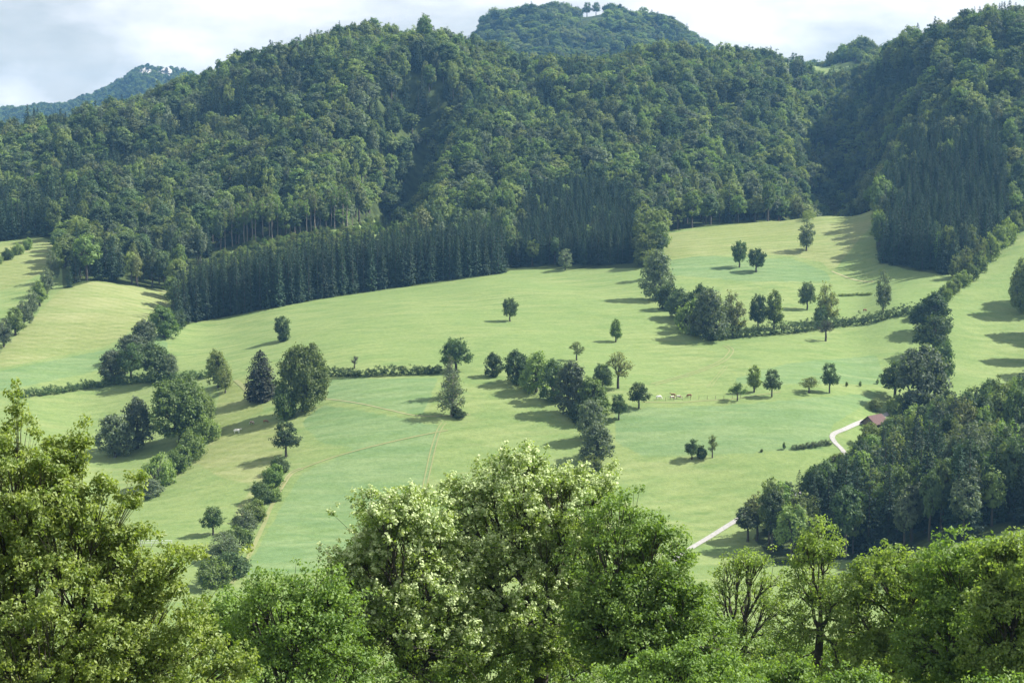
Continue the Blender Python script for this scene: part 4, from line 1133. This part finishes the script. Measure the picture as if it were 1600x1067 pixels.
fg('maple_left', 50, 38, [(20, 790, 105, 110), (-80, 800, 150, 170), (95, 850, 95, 100), (165, 905, 75, 70), (40, 950, 200, 140), (150, 1000, 110, 100), (270, 1000, 75, 60), (250, 935, 60, 45), (320, 1050, 70, 50), (205, 880, 50, 35), (-60, 1050, 200, 140), (150, 1080, 160, 90),
    (112, 700, 19, 50), (124, 650, 10, 36), (131, 620, 5, 18), (22, 680, 25, 52), (13, 632, 10, 30), (42, 640, 3, 26), (60, 740, 45, 55), (190, 720, 26, 10), (216, 700, 12, 9), (150, 765, 28, 28), (229, 690, 4, 6), (205, 842, 36, 18), (190, 782, 20, 12), (285, 868, 48, 6), (350, 861, 34, 3), (394, 856, 12, 2), (80, 805, 60, 50), (150, 830, 45, 34), (205, 745, 14, 5), (70, 690, 6, 34)],
   3700, 44, 0.10, 0.19, 'fg_left', 'big light green leafy tree filling the lower left corner', splits=(7, 7, 7), fork_px=(60, 1250), r_tip=0.006, shell=0.3, rdepth=0.9, spread=0.8, wave=1.4, fray=0.14, gap=-0.1)
fg('ash_left', 650, 66, [(622, 845, 88, 72), (600, 800, 50, 32), (655, 815, 55, 45), (560, 890, 60, 60), (650, 930, 100, 80), (532, 850, 20, 28), (590, 960, 90, 80), (670, 1010, 100, 80), (545, 960, 60, 60)],
   1400, 36, 0.13, 0.32, 'fg_ash', 'pale tufted tree left of the tallest foreground tree', tuft=640, splits=(6, 6, 5), fork_px=(650, 1060), shell=0.3)
fg('ash_main', 845, 69, [(800, 755, 70, 45), (870, 790, 90, 60), (740, 800, 50, 50), (905, 775, 55, 42), (945, 775, 30, 30), (790, 850, 110, 70), (890, 860, 90, 70), (820, 940, 140, 80), (720, 880, 60, 70), (780, 1010, 120, 70), (900, 1010, 100, 70), (705, 770, 24, 28), (826, 722, 40, 18)],
   2000, 36, 0.13, 0.32, 'fg_ash', 'tallest foreground tree with pale tufted top and dark branching trunk', tuft=1050, splits=(7, 6, 6), fork_px=(850, 1020), shell=0.3)
fg('maple_dark', 985, 63, [(985, 820, 62, 45), (1035, 868, 60, 48), (955, 880, 70, 60), (1020, 930, 80, 50), (1070, 940, 50, 50), (1000, 1000, 110, 70), (1090, 1010, 70, 70), (950, 960, 70, 60)],
   1300, 34, 0.16, 0.33, 'fg_dark', 'deep green tree right of the tallest foreground tree', splits=(6, 6, 6), fork_px=(1000, 1080), shell=0.35)
fg('shrub_mid', 440, 60, [(430, 935, 62, 40), (480, 920, 45, 35), (395, 980, 60, 60), (470, 990, 80, 60), (510, 960, 60, 60), (420, 1060, 100, 70), (520, 1060, 80, 70)],
   900, 30, 0.15, 0.34, 'fg_dark', 'shaded bushy tree between the left tree and the tufted trees', splits=(6, 5, 5), fork_px=(450, 1150))
fg('front_right_mid', 1080, 54, [(1070, 1055, 70, 40), (1120, 1060, 60, 40), (1000, 1075, 60, 40)],
   420, 34, 0.14, 0.30, 'fg_dark', 'low bright bush at the bottom edge under the deep green tree', splits=(5, 5), fork_px=(1070, 1200), name='foreground_shrub')
fg('airy_left', 1165, 84, [(1150, 905, 40, 40), (1195, 895, 38, 35), (1215, 930, 30, 40), (1135, 960, 34, 50), (1190, 960, 50, 50), (1175, 875, 30, 18), (1145, 1010, 50, 40)],
   460, 15, 0.16, 0.36, 'fg_ash', 'thin see-through tree left of the slim tall one', splits=(6, 5, 4), fork_px=(1160, 1030), shell=0.3, bark='bark', r_tip=0.017)
fg('airy_right', 1298, 76, [(1285, 835, 32, 26), (1268, 862, 30, 30), (1305, 862, 34, 32), (1285, 900, 48, 34), (1262, 930, 45, 30), (1322, 925, 48, 38), (1290, 970, 60, 40), (1250, 985, 44, 38), (1340, 985, 44, 44), (1275, 1040, 60, 40), (1335, 1045, 50, 36)],
   760, 20, 0.15, 0.32, 'fg_ash', 'slim tall tree with visible twin trunks in the right foreground', splits=(6, 5, 5), fork_px=(1296, 985), shell=0.3, r_tip=0.011)
fg('right_a', 1440, 74, [(1430, 895, 60, 34), (1385, 915, 50, 38), (1468, 905, 50, 40), (1400, 965, 75, 50), (1470, 975, 65, 55), (1430, 1040, 95, 55)],
   1250, 32, 0.17, 0.34, 'fg_ash', 'rounded green tree right of the slim tall one', splits=(6, 6, 5), fork_px=(1440, 1040))
fg('right_b', 1530, 68, [(1515, 875, 52, 32), (1560, 895, 55, 42), (1495, 925, 60, 48), (1545, 955, 80, 55), (1500, 1020, 85, 55), (1570, 1030, 75, 65)],
   1400, 32, 0.17, 0.34, 'fg_dark', 'leafy green tree second from the right edge in the foreground', splits=(6, 6, 5), fork_px=(1530, 1080))
fg('right_c', 1615, 64, [(1590, 872, 50, 36), (1640, 880, 60, 50), (1600, 940, 65, 55), (1660, 980, 80, 70), (1610, 1020, 80, 60)],
   1200, 32, 0.17, 0.34, 'fg_ash', 'leafy tree cut by the right edge in the foreground', splits=(6, 6, 5), fork_px=(1620, 1080))
for i, (px, v, rx, D, lab) in enumerate([(1235, 1062, 50, 62, 'dark shrub at the bottom between the two thin trees'), (1345, 1075, 45, 58, 'low shrub at the bottom edge right of the slim tall tree'), (1150, 1072, 50, 60, 'low shrub at the bottom edge under the see-through tree'),
        (310, 1085, 80, 50, 'shaded shrub at the bottom right of the big left tree'), (1590, 1090, 70, 52, 'shrub in the bottom right corner'),
        (610, 1100, 90, 80, 'dark bush deep under the left tufted tree'), (790, 1100, 100, 82, 'dark bush deep under the tallest foreground tree'), (950, 1100, 90, 80, 'dark bush deep under the deep green tree'), (1400, 1085, 80, 84, 'dark bush deep under the rounded right tree'), (1500, 1085, 80, 80, 'dark bush deep under the right foreground trees')]):
    fg('low%d' % i, px, D, [(px - rx * 0.5, v + 10, rx * 0.6, 34), (px + rx * 0.5, v + 5, rx * 0.6, 38), (px, v + 40, rx, 50)], 380, 30, 0.15, 0.32, 'fg_dark', lab, splits=(5, 5, 4), name='foreground_shrub')

for i, (px, v, rx, rv, D, lab) in enumerate([(355, 985, 62, 60, 70, 'shaded tree behind the right side of the big left tree'), (505, 985, 70, 70, 84, 'shaded tree between the bushy tree and the left tufted tree'), (690, 985, 80, 80, 86, 'shaded tree behind the gap of the two tufted trees'),
        (850, 990, 90, 80, 88, 'shaded tree behind the trunk of the tallest foreground tree'), (1090, 985, 60, 55, 82, 'shaded tree right of the deep green tree'), (1240, 1030, 60, 36, 90, 'bushy undergrowth between the two thin trees'), (1370, 1030, 60, 40, 90, 'bushy undergrowth left of the rounded right tree')]):
    fg('behind%d' % i, px, D, [(px - rx * 0.5, v, rx * 0.65, rv * 0.8), (px + rx * 0.5, v + 10, rx * 0.65, rv * 0.8), (px, v - rv * 0.3, rx * 0.6, rv * 0.6), (px, v + rv, rx, rv * 0.8)], 620, 26, 0.2, 0.42, 'fg_dark', lab, splits=(6, 5, 4), name='broadleaf_tree' if i < 5 else 'foreground_shrub')

# ------------------------------------------------------------------ cliff on the far mountain
def cliff():
    r = np.random.default_rng(9)
    P0 = P2(246, 3240)
    vs, fs = [], []
    nx_, nz_ = 26, 12
    for j in range(nz_):
        for i in range(nx_):
            u = i / (nx_ - 1); w = j / (nz_ - 1)
            x = (u - 0.5) * 78 * (1 - 0.25 * abs(w - 0.3)); z = w * 27 - 4 + 5 * math.sin(u * 9)
            y = w * 26 + 5 * math.sin(i * 1.3) + r.normal() * 3.0 + 14 * (u - 0.5) ** 2
            vs.append((x, y, z))
    for j in range(nz_ - 1):
        for i in range(nx_ - 1):
            a = j * nx_ + i
            fs.append((a, a + 1, a + nx_ + 1, a + nx_))
    me = mesh_np('rock_face', np.array(vs), np.array(fs), 4, [M['rock']])
    ob = bpy.data.objects.new('rock_face', me); COL.objects.link(ob)
    ob.location = (P0[0], P0[1], float(H(P0[0], P0[1])))
    ob['label'] = 'pale limestone cliff near the top of the distant mountain'; ob['category'] = 'cliff'
cliff()

# ------------------------------------------------------------------ barn, house, cows, posts
def box_mesh(name, lo, hi, m_):
    x0, y0, z0 = lo; x1, y1, z1 = hi
    v = [(x0, y0, z0), (x1, y0, z0), (x1, y1, z0), (x0, y1, z0), (x0, y0, z1), (x1, y0, z1), (x1, y1, z1), (x0, y1, z1)]
    f = [(0, 3, 2, 1), (4, 5, 6, 7), (0, 1, 5, 4), (1, 2, 6, 5), (2, 3, 7, 6), (3, 0, 4, 7)]
    return mesh_np(name, np.array(v, float), np.array(f), 4, [m_])
M['tile'] = plain_mat('roof_tile', (0.075, 0.045, 0.045), (0.13, 0.08, 0.075), 2.0)
M['wood'] = plain_mat('weathered_wood', (0.10, 0.08, 0.06), (0.20, 0.16, 0.12), 2.0)
M['plaster'] = plain_mat('pale_plaster', (0.60, 0.58, 0.54), (0.72, 0.70, 0.66), 1.0)
M['slate'] = plain_mat('pale_roof', (0.34, 0.35, 0.37), (0.46, 0.47, 0.48), 1.0)
M['glass'] = plain_mat('dark_pane', (0.03, 0.035, 0.04), (0.05, 0.055, 0.06), 1.0, 0.2, 0.0)
def part(name, me, parent):
    ob = bpy.data.objects.new(name, me); COL.objects.link(ob); ob.parent = parent; return ob
def building(name, x, y, rz, L, Wd, hw, hr, wall, roof, label, cat):
    e = bpy.data.objects.new(name, None); COL.objects.link(e)
    e.location = (x, y, float(H(x, y)) - 0.3); e.rotation_euler = (0, 0, rz)
    e['label'] = label; e['category'] = cat
    a, b = L / 2, Wd / 2
    v = [(-a, -b, 0), (a, -b, 0), (a, b, 0), (-a, b, 0), (-a, -b, hw), (a, -b, hw), (a, b, hw), (-a, b, hw), (-a, 0, hw + hr), (a, 0, hw + hr)]
    me = bpy.data.meshes.new('wall'); me.from_pydata(v, [], [(0, 1, 5, 4), (2, 3, 7, 6), (1, 2, 6, 9, 5), (3, 0, 4, 8, 7)]); me.materials.append(wall)
    part('wall', me, e)
    for sgn in (-1, 1):
        o_ = 0.6; k = hr / b; yo = b + o_
        v = [(-a - o_, sgn * yo, hw - k * o_ + 0.05), (a + o_, sgn * yo, hw - k * o_ + 0.05), (a + o_, 0, hw + hr + 0.05), (-a - o_, 0, hw + hr + 0.05)]
        v += [(p[0], p[1], p[2] + 0.2) for p in v]
        me = mesh_np('roof', np.array(v), np.array([(0, 3, 2, 1), (4, 5, 6, 7), (0, 1, 5, 4), (1, 2, 6, 5), (2, 3, 7, 6), (3, 0, 4, 7)]), 4, [roof])
        part('roof', me, e)
    part('door', box_mesh('door', (-1.3, -b - 0.06, 0), (1.3, -b - 0.003, hw * 0.8), M['wood']), e)
    for xx in (-a * 0.65, a * 0.65):
        w_ = part('window', box_mesh('window', (xx - 0.7, -b - 0.08, hw * 0.4), (xx + 0.7, -b - 0.003, hw * 0.4 + 1.1), M['wood']), e)
        part('pane', box_mesh('pane', (xx - 0.55, -b - 0.1, hw * 0.4 + 0.12), (xx + 0.55, -b - 0.083, hw * 0.4 + 0.98), M['glass']), w_)
    return e
x, y = at(1366, 668)
building('barn', x, y, 0.75, 7.2, 5.4, 2.4, 2.2, M['wood'], M['tile'], 'small barn with reddish brown roof half hidden in trees beside the gravel road', 'barn')
x, y = P2(1226, 1500)
building('farmhouse', x, y, 0.1, 14, 9, 4.0, 3.5, M['plaster'], M['slate'], 'pale roofed house peeping out on the saddle skyline', 'house')

def cow_mesh(graze):
    hd = (1.35, 0, 0.35) if graze else (1.45, 0, 1.45)
    vs = [(-0.75, 0, 1.08), (-0.2, 0, 1.02), (0.45, 0, 1.05), (0.8, 0, 1.12), (1.1, 0, 0.85 if graze else 1.35), hd, (hd[0] + 0.25, 0, hd[2] - 0.18),
          (-0.7, 0.2, 0.62), (-0.72, 0.2, 0.3), (-0.68, 0.2, 0.0), (-0.7, -0.2, 0.62), (-0.78, -0.2, 0.3), (-0.72, -0.2, 0.0),
          (0.62, 0.2, 0.6), (0.62, 0.2, 0.3), (0.62, 0.2, 0.0), (0.68, -0.2, 0.6), (0.72, -0.2, 0.3), (0.68, -0.2, 0.0), (-1.05, 0, 1.1), (-1.1, 0, 0.55),
          (hd[0] - 0.02, 0.2, hd[2] + 0.1), (hd[0] - 0.02, -0.2, hd[2] + 0.1)]
    ed = [(0, 1), (1, 2), (2, 3), (3, 4), (4, 5), (5, 6), (0, 7), (7, 8), (8, 9), (0, 10), (10, 11), (11, 12), (2, 13), (13, 14), (14, 15), (2, 16), (16, 17), (17, 18), (0, 19), (19, 20), (5, 21), (5, 22)]
    rad = [0.33, 0.38, 0.36, 0.3, 0.18, 0.15, 0.1, 0.15, 0.07, 0.06, 0.15, 0.07, 0.06, 0.13, 0.07, 0.06, 0.13, 0.07, 0.06, 0.05, 0.03, 0.04, 0.04]
    me = bpy.data.meshes.new('cow'); me.from_pydata(vs, ed, [])
    ob = bpy.data.objects.new('cow', me); COL.objects.link(ob)
    sk = ob.modifiers.new('skin', 'SKIN'); 
    for i, q_ in enumerate(me.skin_vertices[0].data): q_.radius = (rad[i], rad[i])
    me.skin_vertices[0].data[1].use_root = True
    ss = ob.modifiers.new('smooth', 'SUBSURF'); ss.levels = 1; ss.render_levels = 1
    dg = bpy.context.evaluated_depsgraph_get()
    out = bpy.data.meshes.new_from_object(ob.evaluated_get(dg))
    bpy.data.objects.remove(ob)
    return out
M['cow_brown'] = plain_mat('hide_brown', (0.16, 0.08, 0.04), (0.30, 0.17, 0.10), 1.2)
M['cow_white'] = plain_mat('hide_white', (0.70, 0.66, 0.60), (0.82, 0.80, 0.76), 1.2)
M['cow_patch'] = plain_mat('hide_patched', (0.20, 0.09, 0.05), (0.78, 0.74, 0.68), 1.6)
for n_ in M['cow_patch'].node_tree.nodes:
    if n_.type == 'VALTORGB': n_.color_ramp.elements[0].position = 0.47; n_.color_ramp.elements[1].position = 0.52
GM, SM = bpy.data.meshes, None
cg, cs = cow_mesh(True), cow_mesh(False)
for px, v, rz, k, m_, sc, lab in [
    (1029, 624, 0.3, 0, 'cow_white', 1.15, 'white cow nearest the spreading fruit tree'),
    (1050, 624, 0.2, 0, 'cow_patch', 1.0, 'lower left patched cow of the small group in mid meadow'),
    (1052, 620, 2.8, 1, 'cow_brown', 1.0, 'upper brown cow of the small group in mid meadow'),
    (1060, 623, -0.3, 0, 'cow_patch', 1.0, 'right patched cow of the small group in mid meadow'),
    (1077, 621, 3.3, 0, 'cow_brown', 1.0, 'brown cow standing alone right of the small group'),
    (370, 677, 0.35, 1, 'cow_white', 1.25, 'white cow on the pale grass below the huge tree'),
    (394, 663, 2.6, 0, 'cow_patch', 1.0, 'patched cow at the tip of the huge tree shadow'),
    (415, 661, 0.2, 0, 'cow_brown', 0.95, 'brown cow just below the huge tree shadow'),
    (1351, 487, 0.4, 0, 'cow_brown', 1.0, 'small dark cow on the right pasture above the hedge')]:
    x, y = at(px, v)
    me = (cs if k else cg).copy(); me.materials.clear(); me.materials.append(M[m_])
    ob = bpy.data.objects.new('cow', me); COL.objects.link(ob)
    ob.location = (x, y, float(H(x, y)) + 0.05); ob.rotation_euler = (0, 0, rz); ob.scale = (sc * 0.85,) * 3
    ob['label'] = lab; ob['category'] = 'cow'; ob['group'] = 'grazing cows'
# fence posts along the field boundary
pm = None
for i in range(10):
    px = 1040 + i * 13.0
    x, y = at(px, 626 - i * 0.4)
    if pm is None:
        a = tubes([(np.array([0, 0, -0.3]), np.array([0.02, 0, 1.3]), 0.07, 0.06)], 8)
        pm = mesh_np('fence_post', a[0], a[1], 4, [M['wood']])
    ob = bpy.data.objects.new('fence_post', pm); COL.objects.link(ob); ob.location = (x, y, float(H(x, y)))
    ob['label'] = 'thin wooden post on the field boundary behind the cows'; ob['category'] = 'fence post'; ob['group'] = 'fence posts on the field boundary'
# made-up rails for unidentified white strips behind the big left tree
x, y = at(246, 852)
e = bpy.data.objects.new('white_strips', None); COL.objects.link(e); e.location = (x, y, float(H(x, y)))
e['label'] = 'bright white strips showing between the left tree and the lower left field'; e['category'] = 'fence'
M['white'] = plain_mat('white_paint', (0.74, 0.74, 0.74), (0.82, 0.82, 0.82), 2.0, 0.5)
for zz in (0.7, 1.35): part('rail', box_mesh('rail', (-5, -0.08, zz), (4.2, 0.08, zz + 0.14), M['white']), e)
for xx in (-4.8, -1.8, 1.2, 4.0): part('post', box_mesh('post', (xx, -0.02, -1), (xx + 0.14, 0.07, 1.3), M['white']), e)

# ------------------------------------------------------------------ haze: the air of the valley
hm, t, o = mat('haze')
pv = t.nodes.new('ShaderNodeVolumePrincipled')
pv.inputs['Density'].default_value = HAZE
pv.inputs['Color'].default_value = (0.25, 0.57, 1.0, 1)
pv.inputs['Anisotropy'].default_value = 0.2
t.links.new(pv.outputs[0], o.inputs['Volume'])
zlo = float(co[:, 2].min()) - 1.5; zhi = float(co[:, 2].max()) + 34
hb = bpy.data.objects.new('haze', box_mesh('haze', (-5400, -420, zlo), (5400, 4450, zhi), hm)); COL.objects.link(hb); hb['kind'] = 'stuff'
print('haze z', zlo, zhi)
